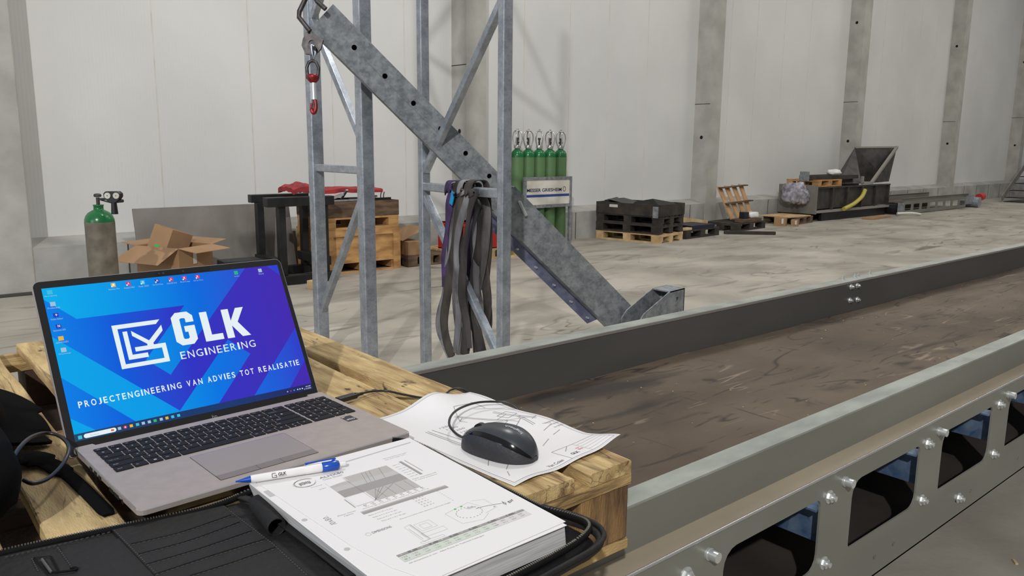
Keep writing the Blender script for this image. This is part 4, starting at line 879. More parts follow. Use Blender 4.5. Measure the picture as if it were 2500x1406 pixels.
# ================================================================ BAG AND CHARGER LEAD
bag = empty('black_bag', (.05, 1.10, PT), 'slumped black fabric bag at the left edge of the pallet, beside the laptop', 'bag')
def blob(name, c, r, mt, par, seed=0, amp=.18, nu_=40, nv=24, flat_=True, pw=.8):
    m_ = MB(); vs = []; c = V(c)
    for i in range(nv + 1):
        ph = math.pi * i / nv
        for j in range(nu_):
            th_ = 2 * math.pi * j / nu_; q = V((math.sin(ph) * math.cos(th_), math.sin(ph) * math.sin(th_), math.cos(ph)))
            e = V([math.copysign(abs(k) ** pw, k) for k in q]); n_ = 1 + amp * noise.noise(q * 1.7 + V((seed, seed * 2, 0))) + amp * .45 * noise.noise(q * 4.5 + V((seed, 3, 1)))
            p = c + V((e.x * r[0], e.y * r[1], e.z * r[2])) * n_
            if flat_: p.z = max(p.z, c.z - r[2] * .98)
            vs.append(p)
    m_.add(vs, [(i * nu_ + j, i * nu_ + (j + 1) % nu_, (i + 1) * nu_ + (j + 1) % nu_, (i + 1) * nu_ + j) for i in range(nv) for j in range(nu_)], 0, True)
    return m_.build(name, mt, par)
blob('body', (.004, 1.015, PT + .054), (.118, .150, .053), M_fab, bag, 3, .07)
blob('pocket', (.020, 1.27, PT + .047), (.115, .20, .044), M_fab, bag, 9, .08)
fl = MB(); fl.ribbon(crom([(.02, 1.42, PT + .05), (.10, 1.36, PT + .045), (.135, 1.27, PT + .03), (.140, 1.20, PT + .020), (.15, 1.16, PT + .014)], 8), [.15] * 8 + [.13] * 8 + [.10] * 8 + [.07] * 8 + [.05], .004, (.3, 0, 1)); fl.build('flap', M_fab, bag)
sr = MB(); sr.ribbon(crom([(.10, 1.10, PT + .012), (.138, 1.125, PT + .010), (.160, 1.098, PT + .006), (.174, 1.05, PT + .003), (.180, .99, PT + .003), (.186, .90, PT + .003)], 6), [.05] * 6 + [.038] * 6 + [.024] * 6 + [.016] * 12 + [.012], .002, (0, 0, 1)); sr.build('strap', M_fab, bag)
hd = MB(); hd.tube(crom([(.02, 1.18, PT + .10), (.075, 1.14, PT + .105), (.105, 1.06, PT + .07), (.105, .99, PT + .04), (.09, .95, PT + .02)], 8), .006, 8); hd.build('piping', M_fab, bag)
cl = MB(); c0 = [Pz(58, 1172, PT + .03), Pz(82, 1180, PT + .028), Pz(120, 1166, PT + .025), Pz(155, 1130, PT + .022), Pz(168, 1092, PT + .03), Pz(148, 1066, PT + .035), Pz(112, 1057, PT + .04), Pz(75, 1068, PT + .05), Pz(48, 1092, PT + .06), Pz(30, 1120, PT + .06)]
cl.tube(crom(c0, 8), .0024, 8); tag(cl.build('charger_lead', M_cable), 'thin black cable loop coming out of the black bag beside the laptop', 'cable')
# ================================================================ LADDER FRAMES AND ADJUSTABLE LEG
def sqpost(mb, x, y, z0, z1, s_, rz=0):
    u = V((math.cos(rz), math.sin(rz), 0)); v = V((-math.sin(rz), math.cos(rz), 0))
    P = rrect(-s_ / 2, -s_ / 2, s_ / 2, s_ / 2, s_ * .12, 3); mb.prism(P, z0, z1, 0, (V((x, y, 0)), u, v, V((0, 0, 1)))); return mb
def tubebar(mb, a, b, s_, up=(0, 0, 1)):
    a, b = V(a), V(b); u = (b - a).normalized(); v = V(up).cross(u).normalized(); w = u.cross(v)
    P = rrect(-s_ / 2, -s_ / 2, s_ / 2, s_ / 2, s_ * .14, 3); mb.prism(P, 0, (b - a).length, 0, (a, v, w, u)); return mb
TOP = 5.6
def frame(name, label, A, B, s_, rungs, braces, bs_):
    t = empty(name, (A.x, A.y, 0), label, 'ladder frame'); d = (B - A); rz = math.atan2(d.x, -d.y) if 0 else math.atan2(-d.x, d.y)
    for P in (A, B): sqpost(MB(), P.x, P.y, 0, TOP, s_, rz).build('post', M_galvp, t)
    u = d.normalized(); o = u * s_ * .5
    for z in rungs: tubebar(MB(), V((A.x, A.y, z)) + o, V((B.x, B.y, z)) - o, bs_[0]).build('rung', M_galvp, t)
    for (e0, z0, e1, z1) in braces:
        p = V((A.x, A.y, z0)) + o * .8 if e0 == 0 else V((B.x, B.y, z0)) - o * .8
        q = V((A.x, A.y, z1)) + o * .8 if e1 == 0 else V((B.x, B.y, z1)) - o * .8
        tubebar(MB(), p, q, bs_[1]).build('diagonal_brace', M_galvp, t)
    for P in (A, B):
        f = MB(); f.box((P.x - s_ * .9, P.y - s_ * .9, 0), (P.x + s_ * .9, P.y + s_ * .9, .012)); f.build('foot_plate', M_galvp, t)
    return t
pA = Dp(892, 412, 4.70); pB = Dp(768, 405, 5.25); pA = V((2.53, 4.42, 0)); pB = V((2.552, 5.14, 0))
LF_top = Dp(820, 412, 5.25).z
frame('ladder_frame', 'galvanised ladder frame left of the slings, its brace running up behind the thick steel arm', pA, pB, .085,
      (LF_top, LF_top + 1.75, LF_top + 3.2), ((1, .34, 0, LF_top - .17), (0, LF_top + .19, 1, LF_top + .98), (1, LF_top + 1.0, 0, LF_top + 1.62), (0, LF_top + 1.9, 1, LF_top + 3.1), (1, LF_top + 3.3, 0, TOP - .1)), (.050, .045))
qA = V((2.775, 3.345, 0)); qB = V((2.885, 4.29, 0)); RG = 1.245
frame('ladder_frame', 'galvanised ladder frame with dirty textile slings draped over its rung', qA, qB, .060,
      (RG, RG + 2.3, RG + 3.4), ((1, RG - .07, 0, .30), (1, RG + .10, 0, RG + 1.02), (0, RG + 1.12, 1, RG + 2.2), (1, RG + 2.4, 0, RG + 3.3), (0, RG + 3.5, 1, TOP - .05)), (.052, .044))
# telescopic leg leaning across both frames
al = empty('adjustable_leg', (2.9, 3.6, .3), 'thick galvanised telescopic leg with a row of round holes, leaning diagonally through the ladder frames', 'steel leg')
T0 = Dp(785, 40, 4.50); T1 = Dp(1520, 779, 5.62); e1 = (T1 - T0).normalized(); mid = (T0 + T1) / 2
nn = (CAMP - mid); nn = (nn - e1 * nn.dot(e1)).normalized(); e2 = nn.cross(e1).normalized()
if e2.z < 0: e2 = -e2
nn = (nn + e2 * .22).normalized(); nn = (nn - e1 * nn.dot(e1)).normalized(); e2 = nn.cross(e1); e2 = -e2 if e2.z < 0 else e2
def axs(px, py):   # station along the leg nearest to a picture point
    p = Dp(px, py, 4.50 + 1.12 * (px - 785) / 735); return (p - T0).dot(e1), (p - T0).dot(e2)
HW = .099
fr = (T0, e1, e2, nn)
ch = MB(); holes = []
for hx_, hy_ in ((863, 117), (936, 187), (1004, 253), (1069, 315), (1129, 374), (1186, 429)):
    a_, b_ = axs(hx_, hy_); holes.append(circ(a_, b_, .0160, 20))
LI = axs(1290, 545)[0]
ch.prism([(0, -HW), (LI, -HW), (LI, HW), (0, HW)], -.006, 0, 0, fr, holes)
ch.prism([(0, HW - .006), (LI, HW - .006), (LI, HW), (0, HW)], -.052, -.006, 0, fr); ch.prism([(0, -HW), (LI, -HW), (LI, -HW + .006), (0, -HW + .006)], -.052, -.006, 0, fr)
ch.prism([(.004, -HW + .006), (LI, -HW + .006), (LI, HW - .006), (.004, HW - .006)], -.050, -.046, 1, fr)  # back plate coloured dark, standing for the unlit inside of the tube
ch.line2([(axs(900, 150)[0], .0), (LI, .0)], .0012, .0002, 1, fr)
ch.build('inner_channel', [M_galv, M_dark], al)
oc = MB(); s0 = axs(1232, 470)[0]; LE = T0.z / -e1.z - .12; HO = .113
oc.prism([(s0, -HO), (LE, -HO), (LE, HO), (s0, HO)], .001, .007, 0, fr)
oc.prism([(s0, HO - .006), (LE, HO - .006), (LE, HO), (s0, HO)], -.09, .001, 0, fr); oc.prism([(s0, -HO), (LE, -HO), (LE, -HO + .006), (s0, -HO + .006)], -.10, .001, 0, fr)
oc.build('outer_channel', M_galv, al)
fg = MB(); e_end = axs(1462, 785)[0]
fg.prism([(s0, -HO - .072), (e_end, -HO - .072), (e_end + .04, -HO), (s0, -HO)], -.10, -.094, 0, fr)
fo = fg.build('flange', mat('flange_zinc', (96, 102, 128), .45, .4, (124, 130, 152), 18, 6), al)
for px, py in ((1281, 600), (1328, 645), (1375, 687), (1418, 729), (1460, 769)):
    a_, b_ = axs(px, py); p = T0 + e1 * a_ + e2 * (-HO - .042) - nn * .094; k = MB(); bolt(*p, nn, r=.0085, kind='pin', mb=k); k.build('bolt', M_bolt, al)
yb = Dp(1600, 740, 5.46).y
def yp(px, py, y): return Py(px, py, y)
pl = [(p.x, p.z) for p in (yp(1573, 766, yb), yp(1636, 712, yb), yp(1672, 703, yb))]; pl += [(pl[2][0], pl[2][1] - .75), (pl[0][0] - .05, pl[0][1] - .75), (pl[0][0] - .05, pl[0][1] - .05)]; hx = yp(1654, 729, yb)
fr0 = (V((0, yb, 0)), V((1, 0, 0)), V((0, 0, 1)), V((0, 1, 0))); dp_ = .165
k = MB(); k.prism(pl, 0, .008, 0, fr0, [circ(hx.x, hx.z, .014, 14)]); br = k.build('hinge_bracket', M_galv, al)
k = MB(); k.prism(pl, dp_ - .008, dp_, 0, fr0); k.build('back_cheek', M_galv, br)
k = MB(); k.hexa([(pl[1][0], yb, pl[1][1] - .008), (pl[2][0], yb, pl[2][1] - .008), (pl[2][0], yb + dp_, pl[2][1] - .008), (pl[1][0], yb + dp_, pl[1][1] - .008), (pl[1][0], yb, pl[1][1]), (pl[2][0], yb, pl[2][1]), (pl[2][0], yb + dp_, pl[2][1]), (pl[1][0], yb + dp_, pl[1][1])])
k.box((pl[2][0] - .008, yb, pl[3][1]), (pl[2][0], yb + dp_, pl[2][1] - .009)); k.build('back_plate', M_galv, br)
b = MB(); p = yp(1615, 724, yb + dp_ - .01); bolt(p.x, yb + dp_ - .008, p.z, (0, -1, 0), r=.016, kind='pin', mb=b); b.build('bolt', M_bolt, br)
pn2 = MB(); a_, b_ = axs(1256, 490); p = T0 + e1 * a_ + e2 * b_ + nn * .02; a_, b_ = axs(1272, 524); q = T0 + e1 * a_ + e2 * b_ + nn * .03; pn2.cyl(p, q, .011, n=14); pn2.cyl(p, p - nn * .04, .008, n=10); pn2.build('locking_pin', M_bolt, al)
# lifting gear
def DD_(px, py, d=4.44): return Dp(px, py, d)
hg = MB(); hg.tube([DD_(795, 22), DD_(775, 4), DD_(766, -14), DD_(752, -16), DD_(731, 28), DD_(730, 42), DD_(757, 76)], .014, 10); hg.build('lifting_bow', M_chain, al)
ey = MB(); pts = [(748, 78), (770, 84), (790, 98), (784, 120), (768, 136), (746, 132), (737, 112), (740, 96)]
o_ = DD_(762, 106, 4.46); 
def inpl(px, py): p = DD_(px, py, 4.46) - o_; return (p.dot(CX), p.dot(CU))
ey.prism([inpl(*p) for p in pts], -.008, .008, 0, (o_, CX, CU, -CD), [[inpl(762 + 8 * math.cos(t), 106 + 8 * math.sin(t)) for t in [i * math.pi / 6 for i in range(12)]]]); ey.cyl(DD_(768, 117, 4.42), DD_(768, 117, 4.50), .012, n=6); ey.build('eye_plate', M_chain, al)
sw = empty('swivel_hook', DD_(765, 140, 4.36), 'small red swivel hook hanging from the top of the steel leg', 'hook')
k = MB(); k.tube([DD_(*p) for p in ((758, 108), (762, 128), (766, 146), (770, 130), (766, 112))], .0075, 8, closed=True); k.build('link', M_galvp, sw)
k = MB(); k.tube([DD_(*p) for p in ((754, 152), (749, 165), (751, 190), (763, 200), (776, 190), (778, 165), (772, 152), (763, 148))], .0095, 10, closed=True); k.build('link', M_chain, sw)
k = MB(); k.lathe([(.0, 0), (.030, .0), (.036, -.014), (.030, -.034), (.016, -.048), (.010, -.060)], DD_(764, 181), 20, 0, (0, 0, 1)); k.build('swivel_body', M_redm, sw)
k = MB(); k.cyl(DD_(765, 203), DD_(767, 244), .015, .017, n=16); k.build('latch', M_bolt, sw)
k = MB(); k.tube(crom([DD_(*p) for p in ((767, 236), (771, 256), (769, 272), (764, 275), (760, 264), (761, 252))], 5), [.012] * 12 + [.011] * 8 + [.007] * 6, 10); k.build('hook', M_redm, sw)
# slings over the rung of the right-hand frame
def onr(px):      # a point of the rung seen at px
    u = (qB - qA); n = V((CD.x, CD.y, 0)); best = None
    for i in range(201):
        P = qA + u * (i / 200) + V((0, 0, RG)); r = P - CAMP; x = 1250 + F * r.dot(CX) / r.dot(CD)
        if best is None or abs(x - px) < best[0]: best = (abs(x - px), P)
    return best[1]
FACE = V((-.72, -.69, 0))
ln = (qB - qA).normalized(); sideN = V((ln.y, -ln.x, 0)).normalized(); sideN = -sideN if sideN.x > 0 else sideN   # towards the camera
def onplane(px, py, off):   # picture point on the vertical plane parallel to the rung
    P0 = qA + sideN * off; r = ray(px, py); t = (P0 - CAMP).dot(sideN) / r.dot(sideN); return CAMP + r * t
def sling(label, front, top, back, w, mt, seed, off=.030, extra=None):
    off += .004
    t = empty('textile_sling', onr(top) + V((0, 0, .03)), label, 'sling', 'slings over the rung')
    e_ = .0045 * seed
    pts = [onplane(x, y, off + e_) for x, y in front][::-1]
    tp_ = onr(top); rr = .033 + e_
    pts += [tp_ + sideN * rr + V((0, 0, -.01)), tp_ + sideN * rr * .75 + V((0, 0, rr * .85)), tp_ + V((0, 0, rr * 1.02)), tp_ - sideN * rr * .75 + V((0, 0, rr * .85)), tp_ - sideN * rr + V((0, 0, -.01))]
    pts += [onplane(x, y, -off - e_) for x, y in back]
    cp = crom(pts, 6); n = len(cp); it = min(range(n), key=lambda i: (cp[i] - (tp_ + V((0, 0, rr)))).length)
    tw = []; ww = []
    for i in range(n):
        d_ = min(1, abs(i - it) / 26); tw.append(d_ * (1.5 * noise.noise(V((i * .055, seed * 5.3, 0))) + .35 * (1 if i < it else -1))); ww.append(w * (1 + .45 * noise.noise(V((i * .10, seed * 2.3, 4))) * d_))
    k = MB(); k.ribbon(cp, ww, .005, FACE, 0, tw, ln); k.build('band', mt, t)
    if extra: extra(t)
    return t
M_blkw = mat('black_webbing', (34, 30, 30), .9, 0, (70, 64, 62), 12, 8, .2, 200, (1, 1, .3))
M_pale = mat('pale_webbing', (92, 90, 92), .9, 0, (132, 130, 132), 12, 8, .2, 200, (1, 1, .3)); add_layer(M_pale, (46, 40, 40), 6, .52, .64, (1, 1, .4), 7)
def tagx(t): k = MB(); k.ribbon([onplane(1107, 468, .060), onplane(1104, 484, .062), onplane(1101, 498, .062)], .034, .010, FACE, 0, None, ln); k.build('label_tag', M_cyan, t)
sling('purple textile sling with a cyan label, leftmost at the top of the rung', [(1106, 464), (1099, 490), (1094, 530), (1090, 575), (1086, 620), (1087, 660), (1090, 700)], 1110, [(1152, 500), (1144, 545), (1146, 590), (1143, 635), (1138, 690), (1142, 715)], .062, M_pur, 4, extra=tagx)
sling('pale grey textile sling hanging beside the purple one, ending lowest', [(1114, 464), (1107, 500), (1104, 550), (1099, 610), (1092, 670), (1084, 720), (1074, 760), (1073, 800), (1086, 840), (1100, 872)], 1118, [(1166, 500), (1163, 550), (1165, 620), (1163, 680), (1170, 740), (1178, 790), (1190, 812)], .045, M_pale, 1)
sling('dark brown textile sling draped in a long loop, second from the right', [(1132, 464), (1122, 500), (1116, 545), (1109, 600), (1100, 660), (1092, 720), (1084, 780), (1090, 830), (1104, 872)], 1134, [(1178, 505), (1182, 560), (1180, 620), (1184, 680), (1191, 740), (1188, 800)], .060, M_brn, 5)
sling('grey-black textile sling folded over the rung, rightmost at the top', [(1152, 466), (1142, 486), (1132, 512), (1122, 545), (1116, 600), (1114, 670), (1116, 740), (1119, 800), (1124, 866)], 1155, [(1188, 510), (1186, 580), (1180, 650), (1168, 720), (1160, 790), (1168, 868)], .055, M_gry, 3)
sling('blackened textile sling in the middle, hanging down to the conveyor rail', [(1126, 475), (1120, 520), (1120, 580), (1124, 640), (1130, 700), (1135, 760), (1139, 810), (1134, 866)], 1126, [(1170, 520), (1174, 600), (1160, 680), (1150, 740), (1164, 810), (1176, 862)], .062, M_blkw, 2)
sling('narrow pale grey sling strand between the two purple ones', [(1142, 470), (1130, 520), (1120, 560), (1114, 610), (1116, 680), (1120, 740), (1118, 800), (1112, 862)], 1144, [(1160, 505), (1156, 580), (1158, 650), (1156, 700), (1150, 760)], .040, M_pale, 6)
sling('black textile sling at the right end of the bunch', [(1162, 468), (1150, 500), (1140, 560), (1132, 640), (1128, 720), (1140, 790), (1146, 850)], 1166, [(1192, 512), (1192, 600), (1186, 690), (1192, 770), (1190, 808)], .050, M_blkw, 7)
# ================================================================ BACKGROUND LEFT
def ebox(mb, c, dx, dy, z0, z1, rz=0, mi=0):
    u = V((math.cos(rz), math.sin(rz), 0)); v = V((-math.sin(rz), math.cos(rz), 0)); return mb.obox((c[0], c[1], (z0 + z1) / 2), u, v, (0, 0, 1), dx / 2, dy / 2, (z1 - z0) / 2, mi)
# gas cylinder with regulator
cy = V((1.57, 7.03, 0)); gc = empty('gas_cylinder', cy, 'worn grey gas cylinder with green shoulder and black twin-gauge regulator, left of the cardboard box', 'gas cylinder')
k = MB(); k.lathe([(.0, 0), (.100, 0), (.112, .02), (.112, .86), (.1125, .868), (.112, .875)], cy, 32); k.build('body', M_rusty, gc)
k = MB(); k.lathe([(.112, .873), (.110, .895), (.099, .925), (.080, .948), (.052, .965), (.038, .972), (.036, 1.0), (.040, 1.004), (.040, 1.012), (.0, 1.012)], cy, 32); k.build('shoulder', M_green, gc)
k = MB(); k.cyl(cy + V((0, 0, 1.01)), cy + V((0, 0, 1.07)), .014); k.cyl(cy + V((0, 0, 1.055)), cy + V((.05, -.04, 1.06)), .009); k.lathe([(0, 1.075), (.026, 1.075), (.030, 1.085), (.026, 1.098), (.010, 1.102), (0, 1.102)], cy, 16); k.build('valve', M_dsteel, gc)
rc = Dp(277, 481, 6.25); rg = MB()
pt = [(-.070, .030), (-.052, .046), (.052, .046), (.070, .030), (.070, .005), (.052, -.022), (.026, -.045), (-.026, -.045), (-.052, -.022), (-.070, .005)]
rg.prism(pt, -.022, .022, 0, (rc, CX, V((0, 0, 1)), -V((CD.x, CD.y, 0)).normalized())); rg.cyl(rc + V((0, 0, -.04)), rc + V((0, 0, -.135)), .020, .026, n=14); rg.cyl(rc + CX * .02 + V((0, 0, -.035)), rc + CX * .075 + V((0, 0, -.03)), .012)
rg.cyl(rc + V((0, 0, -.05)), cy + V((.02, -.02, 1.05)), .006); rg.build('regulator', M_blkpl, gc, bevel=.006)
dn = -V((CD.x, CD.y, 0)).normalized()
for sx in (-.034, .034): k = MB(); p = rc + CX * sx + V((0, 0, .012)); k.cyl(p + dn * .022, p + dn * .03, .024, n=20); k.cyl(p + dn * .03, p + dn * .031, .004, n=8, mi=1); k.build('gauge', [M_white, M_hole], gc)
# grey steel sheet leaning on the kerb
stl = MB(); x0, x1 = 2.36, 4.15; stl.hexa([(x0, 8.92, 0), (x1, 8.92 + .03, 0), (x1, 8.94 + .03, 0), (x0, 8.94, 0), (x0, 9.10, .81), (x1, 9.13, .81), (x1, 9.15, .81), (x0, 9.12, .81)])
stl.box((2.89, 9.02, 0), (2.95, 9.05, .60), 1) if 0 else None
tag(stl.build('steel_sheet', [M_steel, M_dsteel]), 'wide grey steel sheet leaning against the wall kerb behind the cardboard box', 'steel sheet')
# open cardboard box, small box inside
C0 = Dp(435, 608, 7.5); away = V((C0.x, C0.y, 0)).normalized(); ang = math.atan2(away.y, away.x)
uL = V((math.cos(ang + .75), math.sin(ang + .75), 0)); uR = V((math.cos(ang - .80), math.sin(ang - .80), 0)); hB = C0.z
wL, wR = .56, .44
cb_ = empty('cardboard_box', (C0.x, C0.y, 0), 'open brown cardboard box with flaps folded out, holding a smaller box', 'box')
P0 = V((C0.x, C0.y, 0)); P1 = P0 + uL * wL; P2 = P1 + uR * wR; P3 = P0 + uR * wR; Zv = V((0, 0, 1))
k = MB()
for a, b in ((P0, P1), (P1, P2), (P2, P3), (P3, P0)):
    n = (b - a).cross(Zv).normalized() * .004; k.hexa([a, b, b + n, a + n, a + Zv * hB, b + Zv * hB, b + n + Zv * hB, a + n + Zv * hB])
k.add([P0 + Zv * .01, P1 + Zv * .01, P2 + Zv * .01, P3 + Zv * .01], [(0, 1, 2, 3)]); k.build('carton_body', M_card, cb_)
def flap(a, b, out, L, drop, sk0=0, sk1=0):
    k = MB(); A_, B2 = a + Zv * hB, b + Zv * hB; C2 = B2 + out * L - Zv * drop + (b - a).normalized() * sk1; D2 = A_ + out * L - Zv * drop - (b - a).normalized() * sk0
    n = Zv * .004; k.hexa([A_, B2, C2, D2, A_ + n, B2 + n, C2 + n, D2 + n]); k.build('flap', M_card, cb_)
flap(P0, P1, -uR, .24, .13, -.02, .05); flap(P3, P0, -uL, .22, .03, .02, .0); flap(P2, P3, uR, .20, -.03); flap(P1, P2, uL, .20, -.02)
k = MB(); mdl = P0 + uR * wR * .45; k.obox(mdl + Zv * (hB - .11) - uL * .006, uR, uL, Zv, .022, .002, .055); k.build('shipping_label', M_white, cb_)
sb = Dp(413, 590, 7.86); R0 = Matrix.Rotation(ang - .75, 3, 'Z') @ Matrix.Rotation(.30, 3, 'Y') @ Matrix.Rotation(.22, 3, 'X')
k = MB(); U_, V_, W_ = R0 @ V((1, 0, 0)), R0 @ V((0, 1, 0)), R0 @ V((0, 0, 1)); k.obox(sb - Zv * .02, U_, V_, W_, .14, .12, .15)
k.obox(sb - Zv * .02 + W_ * .1505, U_, V_, W_, .142, .045, .001, 1)
sbx = k.build('carton', [M_card, M_cardin], None, bevel=.003); tag(sbx, 'small closed cardboard carton with a green sticker, tilted inside the open box', 'box')
g = MB(); fc = -U_ if U_.dot(CD) > 0 else U_; cand = sorted([U_, -U_, V_, -V_], key=lambda q: q.dot(-CX) - q.dot(CD) * 1.0, reverse=True)[0]; hs = .14 if abs(cand.dot(U_)) > .5 else .12
oth = W_; sid = cand.cross(oth); g.obox(sb - Zv * .02 + cand * (hs + .002) - oth * .06, sid, oth, cand, .026, .02, .001); gg = g.build('green_sticker', mat('green_sticker', (40, 190, 80), .6)); gg.parent = sbx
# dark rubber mats / beams lying behind the screen edge
k = MB(); k.obox((3.05, 7.92, .17), V((.98, -.05, .0)).normalized(), V((.05, .98, 0)).normalized(), Zv, .20, .12, .17); tag(k.build('black_crate', M_blk, bevel=.01), 'low black crate standing behind the cardboard box', 'crate')
for i in range(3):
    k = MB(); k.bar((2.85, 8.25 + i * .14, .05 + .0), (3.36, 8.2 + i * .14, .05), .10, .10); tag(k.build('steel_beam', M_blk, bevel=.006), ['dark steel beam on the floor, nearest of three beside the black trestle', 'dark steel beam on the floor, middle of three beside the black trestle', 'dark steel beam on the floor, farthest of three beside the black trestle'][i], 'beam', 'dark floor beams')
# black trestle table
tb = empty('steel_trestle', (3.9, 8.4, 0), 'black welded steel trestle standing left of the wooden crate', 'trestle')
tl = Dp(608, 494, 8.05); 
x0, x1, y0, y1 = 3.52, 4.20, 8.06, 8.72; zt_ = .90
for (a, b, w_, h_) in (((x0 - .12, y0, zt_), (x1 - .02, y0, zt_), .12, .10), ((x0 - .02, y1, zt_), (x1 + .0, y1, zt_), .10, .09)):
    k = MB(); k.bar(a, b, w_, h_); k.build('top_beam', M_blk, tb, bevel=.006)
for x, y in ((x0 + .02, y0 + .02), (x1 - .16, y0 + .02), (x0 + .04, y1 - .02), (x1 - .10, y1 - .02)):
    k = MB(); k.box((x, y - .04, .10), (x + .08, y + .04, zt_ - .045)); k.build('leg', M_blk, tb, bevel=.004)
for a, b in (((x0, y0 - .02, .05), (x1, y0 - .02, .05)), ((x0, y1, .05), (x1, y1, .05)), ((x0 + .06, y0, .22), (x0 + .06, y1, .22)), ((x1 - .10, y0, .22), (x1 - .10, y1, .22))):
    k = MB(); k.bar(a, b, .10, .10); k.build('base_beam', M_blk, tb, bevel=.004)
k = MB(); ebox(k, (3.76, 7.64), .17, .13, 0, .09, .3); tag(k.build('timber_offcut', M_woodpale, bevel=.003), 'short pale timber block on the floor just behind the laptop screen', 'block')
# wooden crate with a pallet and a dark collar on it
def pallet(name, label, origin, rz, L=1.2, Wd=.8, mt=None, group=None, par_parts=True):
    """a block pallet: length along its x axis"""
    t = empty(name, origin, label, 'pallet', group, rz); mt = mt or M_woodpale; f = local(t)
    for y, w_ in ((0, .145), (.185, .10), (.327, .145), (.515, .10), (.655, .145)):
        k = MB(); k.box((0, y * Wd / .8, .122), (L, (y + w_) * Wd / .8, .144)); f(k, 'deck_board', mt)
    for x in (0, L / 2 - .0725, L - .145):
        k = MB(); k.box((x, 0, .100), (x + .145, Wd, .122)); f(k, 'cross_board', mt)
        for y in (0, Wd / 2 - .0725, Wd - .145): k = MB(); k.box((x + .002, y + (.0 if y else .002), .022), (x + .143, y + .143, .100)); f(k, 'block', mt)
    for y in (0, Wd / 2 - .05, Wd - .10): k = MB(); k.box((0, y, 0), (L, y + .10, .022)); f(k, 'bottom_board', mt)
    return t
bx0, bx1, by0, by1 = 4.23, 5.24, 8.34, 9.08
wc = empty('wooden_crate', (4.23, 8.34, 0), 'orange-brown wooden crate with fork openings, under the dark timber collar', 'crate')
k = MB(); k.box((bx0, by0, .02), (bx1, by0 + .02, .0)) if 0 else None
k.box((bx0 + .01, by0 + .012, .15), (bx1 - .01, by1, .50)); k.build('panel', M_woodbg, wc)
for a, b, z0, z1 in ((bx0, bx1, .44, .52), (bx0, bx1, .12, .17), (bx0, bx1, 0, .022)): k = MB(); k.box((a, by0 - .004, z0), (b, by0 + .016, z1)); k.build('rail_board', M_woodbg, wc)
for a in (bx0, bx1 - .10): k = MB(); k.box((a, by0 - .008, 0), (a + .10, by0 + .014, .52)); k.build('corner_post', M_woodbg, wc)
for a in (bx0, (bx0 + bx1) / 2 - .06, bx1 - .12): k = MB(); k.box((a, by0 + .02, .022), (a + .12, by1, .15)); k.build('skid', M_woodbg, wc)
k = MB(); k.box((bx0 - .012, by0, .03), (bx0, by1, .52)); k.build('side_panel', M_woodbg, wc)
pallet('pallet', 'brown timber pallet between the orange-brown crate and the dark collar', (4.225, 8.342, .521), 0, 1.0, .72, M_woodbg)
tcx = empty('timber_collar', (4.22, 8.34, .67), 'dark weathered timber collar full of scrap steel, on top of the crate', 'collar')
for a, b in (((4.22, 8.34, .667), (5.23, 8.362, .85)), ((4.22, 9.04, .667), (5.23, 9.062, .85)), ((4.22, 8.362, .667), (4.242, 9.04, .85)), ((5.208, 8.362, .667), (5.23, 9.04, .85))):
    k = MB(); k.box(a, b); k.build('side_board', M_woodold, tcx)
k = MB(); k.box((4.243, 8.363, .67), (5.207, 9.039, .78)); k.build('floor_board', M_woodblk, tcx)
rb = random.Random(5)
scr = [('flat steel strip', (4.28, 8.39, .862), (4.82, 8.39, .866)), ('bright steel bracket', (4.32, 8.47, .862), (4.54, 8.49, .93)), ('dark steel angle', (4.68, 8.56, .866), (5.05, 8.57, .89)), ('dark steel channel', (4.86, 8.42, .866), (5.18, 8.46, .866)), ('grey steel offcut', (4.60, 8.62, .87), (4.60, 8.48, .98))]
for i, (nm, a, b) in enumerate(scr):
    k = MB(); k.bar(a, b, .07 - .01 * i, .016 + .006 * (i % 2)); tag(k.build('steel_scrap', [M_galv, M_bolt, M_dsteel, M_blk, M_galvp][i]), nm + ' lying on top of the dark timber collar', 'scrap', 'scrap steel on the collar')
k = MB(); 
for dx in (0, .04): k.tube(crom([(5.00 + dx, 8.38, .85), (5.00 + dx, 8.38, .91), (5.012 + dx, 8.38, .95)], 4), .006, 6)
tag(k.build('hook_rods', M_blk), 'two short bent black rods at the right end of the collar', 'rods')
# red fabric items on top
def sheet(name, label, c, rx, ry_, h, mt, seed):
    m_ = MB(); n = 16; vs = []
    for i in range(n + 1):
        for j in range(n + 1):
            a, b = i / n * 2 - 1, j / n * 2 - 1; z = h * (1 - .55 * (a * a + b * b) * .6) + .45 * min(h, .07) * noise.noise(V((a * 1.9, b * 1.9, seed))) ; vs.append((c[0] + a * rx, c[1] + b * ry_, c[2] + z + .02))
    for i in range(n + 1):
        for j in range(n + 1): vs.append((vs[i * (n + 1) + j][0], vs[i * (n + 1) + j][1], max(c[2], vs[i * (n + 1) + j][2] - .05)))
    q = (n + 1) ** 2; fs = [(i * (n + 1) + j, (i + 1) * (n + 1) + j, (i + 1) * (n + 1) + j + 1, i * (n + 1) + j + 1) for i in range(n) for j in range(n)]; m_.add(vs, fs + [tuple(x + q for x in reversed(f)) for f in fs], 0, True)
    bd_ = [i * (n + 1) for i in range(n + 1)] + [n * (n + 1) + j for j in range(1, n + 1)] + [i * (n + 1) + n for i in range(n - 1, -1, -1)] + [j for j in range(n - 1, 0, -1)]
    m_.add(vs, [(bd_[i], bd_[(i + 1) % len(bd_)], bd_[(i + 1) % len(bd_)] + q, bd_[i] + q) for i in range(len(bd_))]); return tag(m_.build(name, mt), label, 'fabric')
sheet('red_bag', 'folded red fabric bag lying on the black trestle', (3.93, 8.40, .951), .14, .20, .11, M_red, 3)
